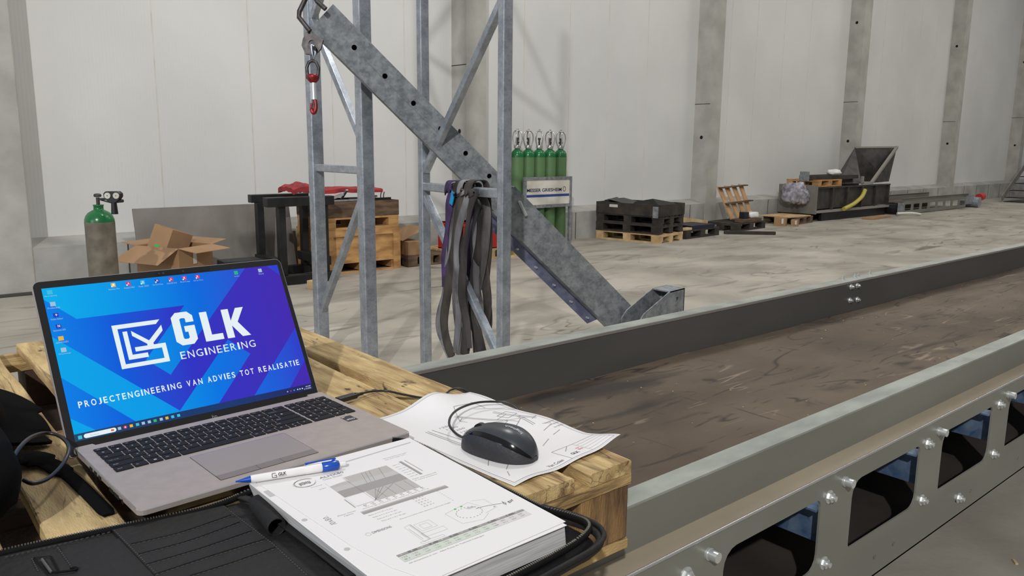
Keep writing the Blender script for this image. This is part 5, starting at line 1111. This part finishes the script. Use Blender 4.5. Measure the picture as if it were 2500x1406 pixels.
sheet('red_tarpaulin', 'crumpled red tarpaulin spread over the scrap on the collar', (4.70, 8.76, .935), .44, .20, .05, M_red, 8)
# low things between the crate and the gas rack
pallet('pallet', 'low timber pallet carrying a brown carton, right of the crate', (5.33, 8.30, 0), 0, .62, .7, M_woodold)
k = MB(); k.box((5.34, 8.31, .146), (5.56, 8.80, .32)); tag(k.build('carton', M_cardin, bevel=.004), 'brown carton at the left end of the low pallet beside the crate', 'box')
k = MB(); k.obox((5.50, 8.62, .40), V((.9, 0, .35)).normalized(), V((0, 1, 0)), V((-.35, 0, .9)).normalized(), .20, .22, .004); tag(k.build('cardboard_sheet', M_card), 'tilted cardboard sheet leaning over the brown carton', 'cardboard')
pallet('pallet', 'low timber pallet carrying red crates behind the slings', (6.05, 8.25, 0), 0, 1.15, .75, M_woodpale)
for i, (a, b, lb) in enumerate((((6.10, 8.27, .146), (6.60, 8.75, .50), 'red plastic crate behind the left post of the sling frame'), ((6.62, 8.27, .146), (7.02, 8.70, .46), 'red plastic crate seen between the hanging slings'))):
    t = empty('plastic_crate', a, lb, 'crate', 'red crates'); x0, y0, z0 = a; x1, y1, z1 = b
    k = MB(); k.prism([(x0, y0), (x1, y0), (x1, y1), (x0, y1)], z0, z1, 0, None, [[(x0 + .012, y0 + .012), (x1 - .012, y0 + .012), (x1 - .012, y1 - .012), (x0 + .012, y1 - .012)]]); k.box((x0, y0, z0), (x1, y1, z0 + .01)); k.build('shell', M_redp, t)
    k = MB(); k.prism([(x0 - .015, y0 - .015), (x1 + .015, y0 - .015), (x1 + .015, y1 + .015), (x0 - .015, y1 + .015)], z1 - .03, z1, 0, None, [[(x0 + .012, y0 + .012), (x1 - .012, y0 + .012), (x1 - .012, y1 - .012), (x0 + .012, y1 - .012)]]); k.build('rim', M_redp, t)
k = MB(); k.box((7.30, 8.56, .146), (7.62, 8.92, .62)); tag(k.build('concrete_block', M_kerb, bevel=.01), 'grey concrete block seen right of the hanging slings', 'block')
pallet('pallet', 'pale timber pallet right of the slings, a carton on it', (7.22, 8.20, 0), 0, .48, .70, M_woodbg)
k = MB(); k.box((7.26, 8.22, .146), (7.68, 8.5, .32)); tag(k.build('carton', M_card, bevel=.004), 'small carton on the pale pallet right of the slings', 'box')
# ================================================================ GAS BOTTLE RACK
rk = empty('bottle_rack', (8.9, 9.6, 0), 'grey steel gas bottle rack with a white sign standing at the wall', 'rack')
ry0 = 8.88
def rp(px, py): return Py(px, py, ry0)
q0, q1, q2 = rp(1281, 433), rp(1397, 433), rp(1397, 503)
XL, XR, ZT_, ZM = q0.x, q1.x, q0.z, q2.z
for x in (XL + .02, XR - .02):
    k = MB(); k.box((x - .022, ry0, 0), (x + .022, ry0 + .04, ZT_)); k.build('post', M_galv, rk)
    k = MB(); k.box((x - .022, ry0 + .36, 0), (x + .022, ry0 + .39, .9)); k.build('post', M_galv, rk)
for z in (ZT_ - .022, ZM + .02): k = MB(); k.box((XL + .042, ry0, z - .022), (XR - .042, ry0 + .04, z + .022)); k.build('cross_rail', M_galv, rk)
k = MB(); k.box((XL, ry0 + .04, .0), (XR, ry0 + .36, .011)); k.build('base_plate', M_galv, rk)
k = MB(); k.box((XL + .042, ry0 + .01, ZM + .045), (XR - .042, ry0 + .02, ZT_ - .046))
sf = (V((XL, ry0 + .0095, 0)), V((1, 0, 0)), V((0, 0, 1)), V((0, -1, 0))); ww = XR - XL; hh = ZT_ - ZM
text(k, 'MESSER GRIESHEIM', .055, ZM + hh * .52, ww * .78, ZM + hh * .63, .001, 1, sf, .02)
k.line2([(ww * .84 + .026 * math.cos(t * math.pi / 8), ZM + hh * .59 + .036 * math.sin(t * math.pi / 8)) for t in range(16)], .008, .001, 1, sf, True)
k.flat([(.05, ZM + hh * .35), (ww - .05, ZM + hh * .35), (ww - .05, ZM + hh * .43), (.05, ZM + hh * .43)], .001, 2, sf); k.build('sign', [M_white, mat('sign_navy', (30, 34, 66), .6), mat('sign_blue', (40, 62, 130), .6)], rk)
bc = [(1262.5, 9.05), (1289, 9.05), (1315.5, 9.05), (1341.5, 9.05), (1367.5, 9.05)]
first = None; pos = ['first from the left, partly hidden by the post', 'second from the left', 'middle one of the five', 'second from the right', 'rightmost one beside the bare wall']
def make_bottle():
    t = empty('gas_bottle', (0, 0, 0), 'x', 'gas bottle', 'green gas bottles in the rack'); f = local(t)
    k = MB(); k.lathe([(0, 0), (.095, 0), (.0975, .015), (.0975, 1.34)], (0, 0, 0), 28); f(k, 'body', M_green2)
    k = MB(); k.lathe([(.0975, 1.34), (.0965, 1.36), (.094, 1.40), (.072, 1.435), (.045, 1.455), (.038, 1.47), (.038, 1.485), (0, 1.485)], (0, 0, 0), 28); f(k, 'shoulder', M_green)
    k = MB(); k.lathe([(.050, 1.47), (.055, 1.50), (.048, 1.52)], (0, 0, 0), 20)
    for a in range(4):
        q = a * math.pi / 2 + .6; k.tube(crom([(math.cos(q) * r, math.sin(q) * r, z) for r, z in ((.046, 1.50), (.070, 1.58), (.074, 1.64), (.060, 1.70), (.034, 1.725))], 5), .010, 8)
    k.lathe([(.0, 1.735), (.04, 1.735), (.044, 1.728), (.04, 1.72), (0, 1.72)], (0, 0, 0), 20); k.cyl((0, 0, 1.73), (0, 0, 1.76), .014); f(k, 'valve_guard', M_alul)
    k = MB(); k.cyl((0, 0, 1.48), (0, 0, 1.60), .013); k.cyl((-.03, 0, 1.56), (.03, 0, 1.56), .012); k.cyl((0, 0, 1.60), (0, 0, 1.63), .022, n=10); f(k, 'valve', M_dsteel)
    return t
proto = make_bottle()
row2 = [(9.27, 1276), (9.28, 1301), (9.29, 1328)]
for i, (px, y) in enumerate(bc):
    o = proto if i == 0 else copy_tree(proto); p = Py(px, 420, y); s_ = (Py(px, (322, 320, 316, 320, 323)[i], y).z) / 1.765
    o.location = (p.x, y, .012); o['label'] = 'green gas bottle with silver valve guard, ' + pos[i]; o.rotation_euler = (0, 0, .5 * i)
# ================================================================ BACKGROUND RIGHT
def gp(px, py): return G(px, py)
F0 = G(1608, 596); FL = G(1447, 580); FR = G(1643, 588)
rzp = math.atan2(F0.y - FL.y, F0.x - FL.x); L1 = 1.25; rzp = -1.40
pst = []
def place_pallet(label, z, mt, group='stacked pallets by the wall', dx=0, dr=0):
    L = 1.2; d_ = V((math.cos(rzp + dr), math.sin(rzp + dr), 0)); o = F0 - d_ * L + V((dx, 0, 0)); return pallet('pallet', label, (o.x, o.y, z), rzp + dr, L, .8, mt, group)
place_pallet('pale timber pallet, bottom of the tall stack by the wall', 0, M_woodpale); place_pallet('black stained pallet, second from the floor in the tall stack', .1445, M_woodblk, dx=-.01); place_pallet('black stained pallet directly under the dark collar of the tall stack', .289, M_woodblk, dx=.01, dr=.01)
d_ = V((math.cos(rzp), math.sin(rzp), 0)); n_ = V((-d_.y, d_.x, 0)); o_ = F0 - d_ * 1.2; cz0, cz1 = .4335, .62
dcl = empty('timber_collar', (o_.x, o_.y, cz0), 'black timber collar on top of the pallet stack by the wall', 'collar')
for a, b in ((o_, o_ + d_ * 1.2), (o_ + n_ * .8, o_ + n_ * .8 + d_ * 1.2), (o_, o_ + n_ * .8), (o_ + d_ * 1.2, o_ + d_ * 1.2 + n_ * .8)):
    k = MB(); k.bar(a + Zv * (cz0 + cz1) / 2, b + Zv * (cz0 + cz1) / 2, .022, cz1 - cz0); k.build('side_board', M_woodblk, dcl)
k = MB(); p = o_ + d_ * 1.08; k.bar(p + Zv * .5 - n_ * .016, p + d_ * .10 + Zv * .5 - n_ * .016, .006, .18); k.build('corner_plate', M_galv, dcl)
k = MB(); p = o_ + d_ * .26; k.bar(p + Zv * .565 - n_ * .014, p + d_ * .16 + Zv * .565 - n_ * .014, .003, .045); k.build('white_label', M_white, dcl)
k = MB(); k.tube(crom([o_ + d_ * .15 + n_ * .06 + Zv * .60, o_ + d_ * .15 + n_ * .38 + Zv * .63], 4), .055, 12); k.bar(o_ + d_ * .18 + n_ * .3 + Zv * .665, o_ + d_ * .55 + n_ * .3 + Zv * .60, .5, .006); tag(k.build('rubber_roll', M_dsteel), 'dark rolled rubber sheet sticking out of the black collar', 'rubber sheet')
k = MB(); k.hexa([o_ + d_ * a + n_ * b + Zv * z for a, b, z in ((.6, .1, .58), (1.15, .1, .58), (1.15, .7, .58), (.6, .7, .58), (.65, .15, .64), (.95, .2, .70), (1.1, .6, .63), (.65, .6, .64))]); tag(k.build('folded_sheet', M_blk), 'folded black sheet lying in the right half of the black collar', 'sheet')
# long timber beam and low pallets
B0, B1 = Py(1640, 534, 9.0), Py(1722, 544.5, 9.02); k = MB(); k.bar(B0, B1, .11, .10); tag(k.build('timber_beam', M_woodpale, bevel=.004), 'long pale squared timber beam lying right of the pallet stack', 'beam')
pallet('pallet', 'low dark pallet with blue-black plates on it, right of the pallet stack', (10.75, 8.16, 0), .08, 1.05, .75, M_woodblk)
k = MB(); k.box((10.95, 8.22, .146), (11.6, 8.7, .21)); tag(k.build('steel_plate_pack', mat('navy_steel', (30, 34, 48), .5, .2)), 'pack of blue-black plates on the low dark pallet', 'plates')
k = MB(); k.obox((10.82, 8.24, .165), (1, 0, 0), (0, 1, 0), Zv, .12, .05, .02); tag(k.build('timber_offcut', M_woodpale, bevel=.003), 'pale timber piece at the left end of the low dark pallet', 'block')
# light pallet leaning against the wall
lp0 = V((13.28, 8.95, .18)); lpal = empty('pallet', lp0, 'narrow light timber pallet standing upright, leaning against the wall column', 'pallet')
ux = V((.88, -.42, 0)).normalized(); uz = V((-.20, .42, .88)).normalized(); un = ux.cross(uz)
lw, lh = .78, .80
base = G(1800, 556); base = V((13.25, 8.85, .10)); TLp = Py(1752, 457, 9.15); TRp = Py(1812, 450, 9.05); BLp = Py(1786, 540, 8.75); BRp = Py(1838, 528, 8.68); BLp.z = max(BLp.z, .17); BRp.z = max(BRp.z, .17)
M_slat = mat('orange_slats', (160, 124, 84), .8, 0, (180, 144, 104), 6, 6)
for i in range(4):
    t = .06 + i * .29; k = MB(); k.bar(BLp.lerp(BRp, t), TLp.lerp(TRp, t), .14, .022, (0, -1, 0)); k.build('slat', M_slat, lpal)
for t in (0.02, .50, .98): k = MB(); k.bar(BLp.lerp(TLp, t) + V((-.03, -.06, 0)), BRp.lerp(TRp, t) + V((.05, -.06, 0)), .09, .022); k.build('cross_batten', M_woodold, lpal)
def lowpal(lb, px, py, rz, L, Wd, mt): g = G(px, py); return pallet('pallet', lb, (g.x, g.y, 0), rz, L, Wd, mt)
lowpal('dark low pallet in front of the leaning light pallet', 1800, 566, .10, 1.1, .7, M_woodblk)
g = G(1850, 562); k = MB(); k.box((12.75, 8.42, .146), (13.4, 8.58, .215)); tag(k.build('timber_plank', M_woodold, bevel=.004), 'weathered thick plank lying on the dark low pallet', 'plank')
k = MB(); g0, g1 = G(1768, 571), G(1892, 573); k.bar(g0 + Zv * .03, g1 + Zv * .03, .10, .05); tag(k.build('timber_plank', M_woodblk), 'long dark plank on the floor in front of the low pallets', 'plank')
def lump(name, label, cat, c, r, mt, seed): o = blob(name, c, r, mt, None, seed, .25, 20, 12); return tag(o, label, cat)
lump('plastic_bag', 'white plastic bag lying at the foot of the leaning light pallet', 'bag', (13.2, 8.50, .275), (.14, .10, .06), M_polyb, 4)
k = MB(); k.box((12.85, 8.44, .217), (13.0, 8.56, .34)); tag(k.build('black_tin', M_blk, bevel=.008), 'small black tin beside the white plastic bag', 'tin')
lowpal('flat timber pallet with sheets under the end of the dark trough', 1945, 549, .12, .80, .72, M_woodold)
g = G(1945, 549); k = MB(); k.box((g.x - .25, g.y + .05, .146), (g.x + .62, g.y + .70, .165)); tag(k.build('board_sheet', M_woodpale), 'flat pale board on the pallet under the dark trough', 'board')
for (px, py, lb, w_, h_) in ((1905, 551, 'brown carton with white label on the floor before the trough', .22, .17), (1940, 552, 'small orange-brown carton on the floor, right of the labelled one', .13, .13)):
    g = G(px, py); t = empty('carton', g, lb, 'box'); k = MB(); ebox(k, (g.x, g.y), w_, w_, 0, h_, .4); k.build('carton_body', M_card, t)
    k = MB(); ebox(k, (g.x - .085 * w_ / .22, g.y - .085 * w_ / .22 * 1.2), .07, .004, h_ * .3, h_ * .9, -.7 + .4) ; k.build('white_label', M_white, t)
# dark screw trough with hopper
y_t = 8.60
def tp_(px, py, y=y_t): return Py(px, py, y)
g0 = tp_(1992, 520); sc_ = y_t
TX0, TX1 = 16.15, 19.9; z_t, z_b = .62, .10
a1, a2, a3 = tp_(1990, 457), tp_(2172, 462), tp_(2168, 520)
TX0, TX1, z_t, z_b = a1.x, a2.x - .08, a1.z + .0, max(.10, g0.z)
tr = empty('screw_trough', (TX0, y_t, 0), 'long dark steel trough with ribs and a bright bottom flange standing by the wall', 'trough')
k = MB(); k.box((TX0, y_t, z_b + .08), (TX1, y_t + .012, z_t)); k.box((TX0, y_t + .72, z_b + .08), (TX1, y_t + .732, z_t)); k.cyl((TX0 + .01, y_t + .37, z_b + .22), (TX1 - .01, y_t + .37, z_b + .22), .20, n=24); k.build('trough_body', M_dsteel, tr)
k = MB(); k.box((TX0, y_t - .05, z_t - .03), (TX1, y_t + .02, z_t)); k.box((TX0, y_t + .71, z_t - .03), (TX1, y_t + .78, z_t)); k.build('top_flange', M_dsteel, tr)
k = MB(); k.box((TX0, y_t - .06, z_b), (TX1, y_t + .74, z_b + .05)); k.build('bottom_flange', M_edge, tr)
for i in range(6):
    x = TX0 + .04 + (TX1 - TX0 - .08) * i / 5; k = MB(); k.box((x - .02, y_t - .05, z_b + .05), (x + .02, y_t - .0005, z_t - .031)); k.build('rib', M_dsteel, tr)
e0 = tp_(1925, 450, y_t + .75); k = MB(); k.box((TX0 - .03, y_t - .07, z_b - .02), (TX0, y_t + .82, z_t + .04)); k.build('end_plate', M_steel, tr)
k = MB(); k.box((TX0 + .35, y_t, 0), (TX1 - .05, y_t + .06, z_b)); k.box((TX0 + .35, y_t + .66, 0), (TX1 - .05, y_t + .72, z_b)); k.build('skid', M_blk, tr)
hpr = empty('hopper', (TX1 - 1, y_t, z_t), 'dark steel hopper with a wide square mouth on top of the trough', 'hopper')
def plate(mb, pts, th_=.012, mi=0):
    a, b, c = pts[0], pts[1], pts[2]; n = (b - a).cross(c - a).normalized() * th_; m_ = len(pts); mb.add([p for p in pts] + [p + n for p in pts], [tuple(range(m_)), tuple(reversed(range(m_, 2 * m_)))] + [(i, (i + 1) % m_, (i + 1) % m_ + m_, i + m_) for i in range(m_)], mi)
hTL = Py(2088, 360, y_t + .66); hTR = Py(2190, 359, y_t + .30); hRB = Py(2126, 459, y_t - .02); hRL = Py(2104, 458, y_t - .02); hRO = Py(2168, 463, y_t + .18); hBM = Py(2103, 448, y_t + .50); hLT = Py(2046, 428, y_t + .50); hLB = Py(2050, 455, y_t + .10)
for q_ in (hRB, hRL, hRO, hLB, hBM): q_.z = max(q_.z, z_t + .002) + .035
k = MB(); plate(k, [hTL, hTR, hRO, hBM]); k.build('back_plate', M_dsteel, hpr)
k = MB(); plate(k, [hTR, hRO, hRB]); k.build('side_plate', M_dsteel, hpr)
k = MB(); plate(k, [hTL, hBM, hRL, hLB, hLT]); k.build('side_plate', M_dsteel, hpr)
k = MB(); k.bar(hTL, hTR, .04, .04); k.bar(hTR, hRB, .06, .06); k.bar(hRB, hRL, .05, .05); k.bar(hRL, hRL + V((0, 0, .16)), .05, .05); k.build('rim', M_edge, hpr)
hs = MB(); y_ = y_t - .125; hs.tube(crom([Py(2112, 463, y_), Py(2104, 480, y_), Py(2085, 497, y_), Py(2060, 510, y_)], 6), .045, 10); tag(hs.build('yellow_hose', M_yel), 'short curved yellow hose hanging over the side of the dark trough', 'hose')
g = Py(1944, 452, y_t + .35); t = pallet('pallet', 'pale timber pallet lying on top of the dark trough', (TX0 + .12, y_t + .0, z_t + .001), 0, 1.0, .74, M_woodbg)
for i, (a, b, w_, mt) in enumerate((((TX0 + .0, y_t + .22, z_t + .19), (TX0 + 1.85, y_t + .06, z_t + .19), .12, M_dsteel), ((TX0 + .3, y_t + .5, z_t + .19), (TX0 + 1.5, y_t + .5, z_t + .19), .10, M_blk))):
    k = MB(); k.bar(a, b, w_, .08); tag(k.build('steel_profile', mt), ['grey-brown steel profile on the pallet above the trough, front one', 'black steel profile on the pallet above the trough, rear one'][i], 'steel profile', 'profiles above the trough')
k = MB(); p = V((TX0 - .03, y_t + .24, z_t + .22)); k.obox(p, (1, 0, 0), (0, 1, 0), Zv, .02, .10, .10); tag(k.build('steel_end_plate', M_galv), 'square grey end plate at the left end of the profiles above the trough', 'plate')
lump('plastic_bag', 'small white plastic bag on the profiles above the trough', 'bag', (TX0 + 1.05, y_t + .16, z_t + .295), (.20, .12, .06), M_polyb, 7)
blob('drive_motor', (TX0 - .20, y_t + .32, z_t - .17), (.17, .25, .21), M_film, tr, 2, .5, 30, 20, True, .7)['label'] = 'motor wrapped in crumpled plastic film'
k = MB(); g0 = G(2140, 533); k.obox(g0 + Zv * .02, V((1, .1, 0)).normalized(), V((-.1, 1, 0)).normalized(), Zv, .55, .12, .02); tag(k.build('cardboard_sheet', M_card), 'flat cardboard piece on the floor right of the dark trough', 'cardboard')
g1 = G(2188, 524) + V((0, -.35, 0)); k = MB(); k.tube(crom([g1 + V((-.3, .2, .05)), g1 + V((0, 0, .06)), g1 + V((.2, -.12, .03))], 5), .03, 8); tag(k.build('paper_roll', M_white), 'crumpled white paper strip on the floor near the far conveyor', 'paper')
# second conveyor lying on the floor in the distance
fy = 8.30
fx0, fx1 = Py(2206, 510, fy).x, Py(2358, 495, fy).x
fcv = empty('belt_conveyor', (fx0, fy, 0), 'second galvanised belt conveyor lying on the floor far away along the wall', 'conveyor')
k = MB(); W_n = 8; st_w = (fx1 - fx0) / W_n; ffr = (V((0, fy + .006, 0)), V((1, 0, 0)), V((0, 0, 1)), V((0, -1, 0)))
for i in range(W_n): a = fx0 + i * st_w; k.prism([(a, .02), (a + st_w, .02), (a + st_w, .30), (a, .30)], 0, .006, 0, ffr, [rrect(a + st_w * .14, .10, a + st_w * .84, .24, .02, 2)])
k.box((fx0, fy, .30), (fx1, fy + .06, .306)); k.box((fx0, fy + .06, .30), (fx1 + .3, fy + .064, .38)); k.box((fx0, fy + .03, .38), (fx1 + .3, fy + .07, .385)); k.build('side_panel', M_rail, fcv)
k = MB(); k.box((fx0 - .1, fy + .07, .27), (fx1 + .3, fy + .74, .285)); k.build('belt', M_belt, fcv)
k = MB(); k.box((fx0 - .1, fy + .76, .02), (fx1 - .5, fy + .766, .40)); k.box((fx0 - .1, fy + .74, .40), (fx1 - .5, fy + .79, .405)); k.build('far_rail', M_rail, fcv)
k = MB(); k.cyl((fx0 - .12, fy + .1, .15), (fx0 - .12, fy + .74, .15), .105, n=20); k.build('drum', M_blk, fcv)
k = MB(); k.box((fx0 - .3, fy, .04), (fx0, fy + .012, .29)); k.build('end_plate', M_galv, fcv)
k = MB(); k.box((fx1, fy, .10), (fx1 + .55, fy + .012, .33)); k.build('end_plate', M_galv, fcv)
k = MB(); p = V((fx1 + .62, fy - .12, .14)); k.cyl(p, p + V((0, .5, 0)), .14, n=20); k.build('drive_motor', M_galvp, fcv)
k = MB(); k.cyl(p + V((.2, .1, .12)), p + V((.42, .1, .14)), .10, n=16); k.build('red_cover', M_redp, fcv)
# dark stair lying at the far end
sx = 28.0; sst = empty('steel_stair', (sx, 8.6, 0), 'dark steel stair with treads at the far right end of the hall', 'stair')
A_ = Py(2446, 484, 8.7); B_2 = Py(2500, 408, 8.7); dq = (B_2 - A_)
for y in (8.7, 7.9):
    k = MB(); k.bar((A_.x, y, A_.z), (A_.x + dq.x * 3, y, A_.z + dq.z * 3), .03, .16); k.build('stringer', M_steel, sst)
for i in range(12):
    t = .08 + i * .22; k = MB(); k.box((A_.x + dq.x * t + .05, 7.92, max(.01, A_.z + dq.z * t - .06)), (A_.x + dq.x * t + .40, 8.68, max(.03, A_.z + dq.z * t - .04))); k.build('tread', M_blk, sst)
k = MB(); k.box((A_.x + .1, 7.92, .0), (A_.x + 3, 8.68, .02)); k.build('base_plate', M_blk, sst)
# small litter on the floor
for i, (px, py) in enumerate(((2478, 1374), (2062, 640))):
    g = G(px, py); k = MB(); k.obox(g + Zv * .004, V((.8, .6, 0)), V((-.6, .8, 0)), Zv, .016 if i == 0 else .03, .005, .003); tag(k.build('wood_chip', M_woodpale), ['pale wood chip on the floor at the lower right corner', 'dark chip on the floor beyond the far rail'][i], 'chip')
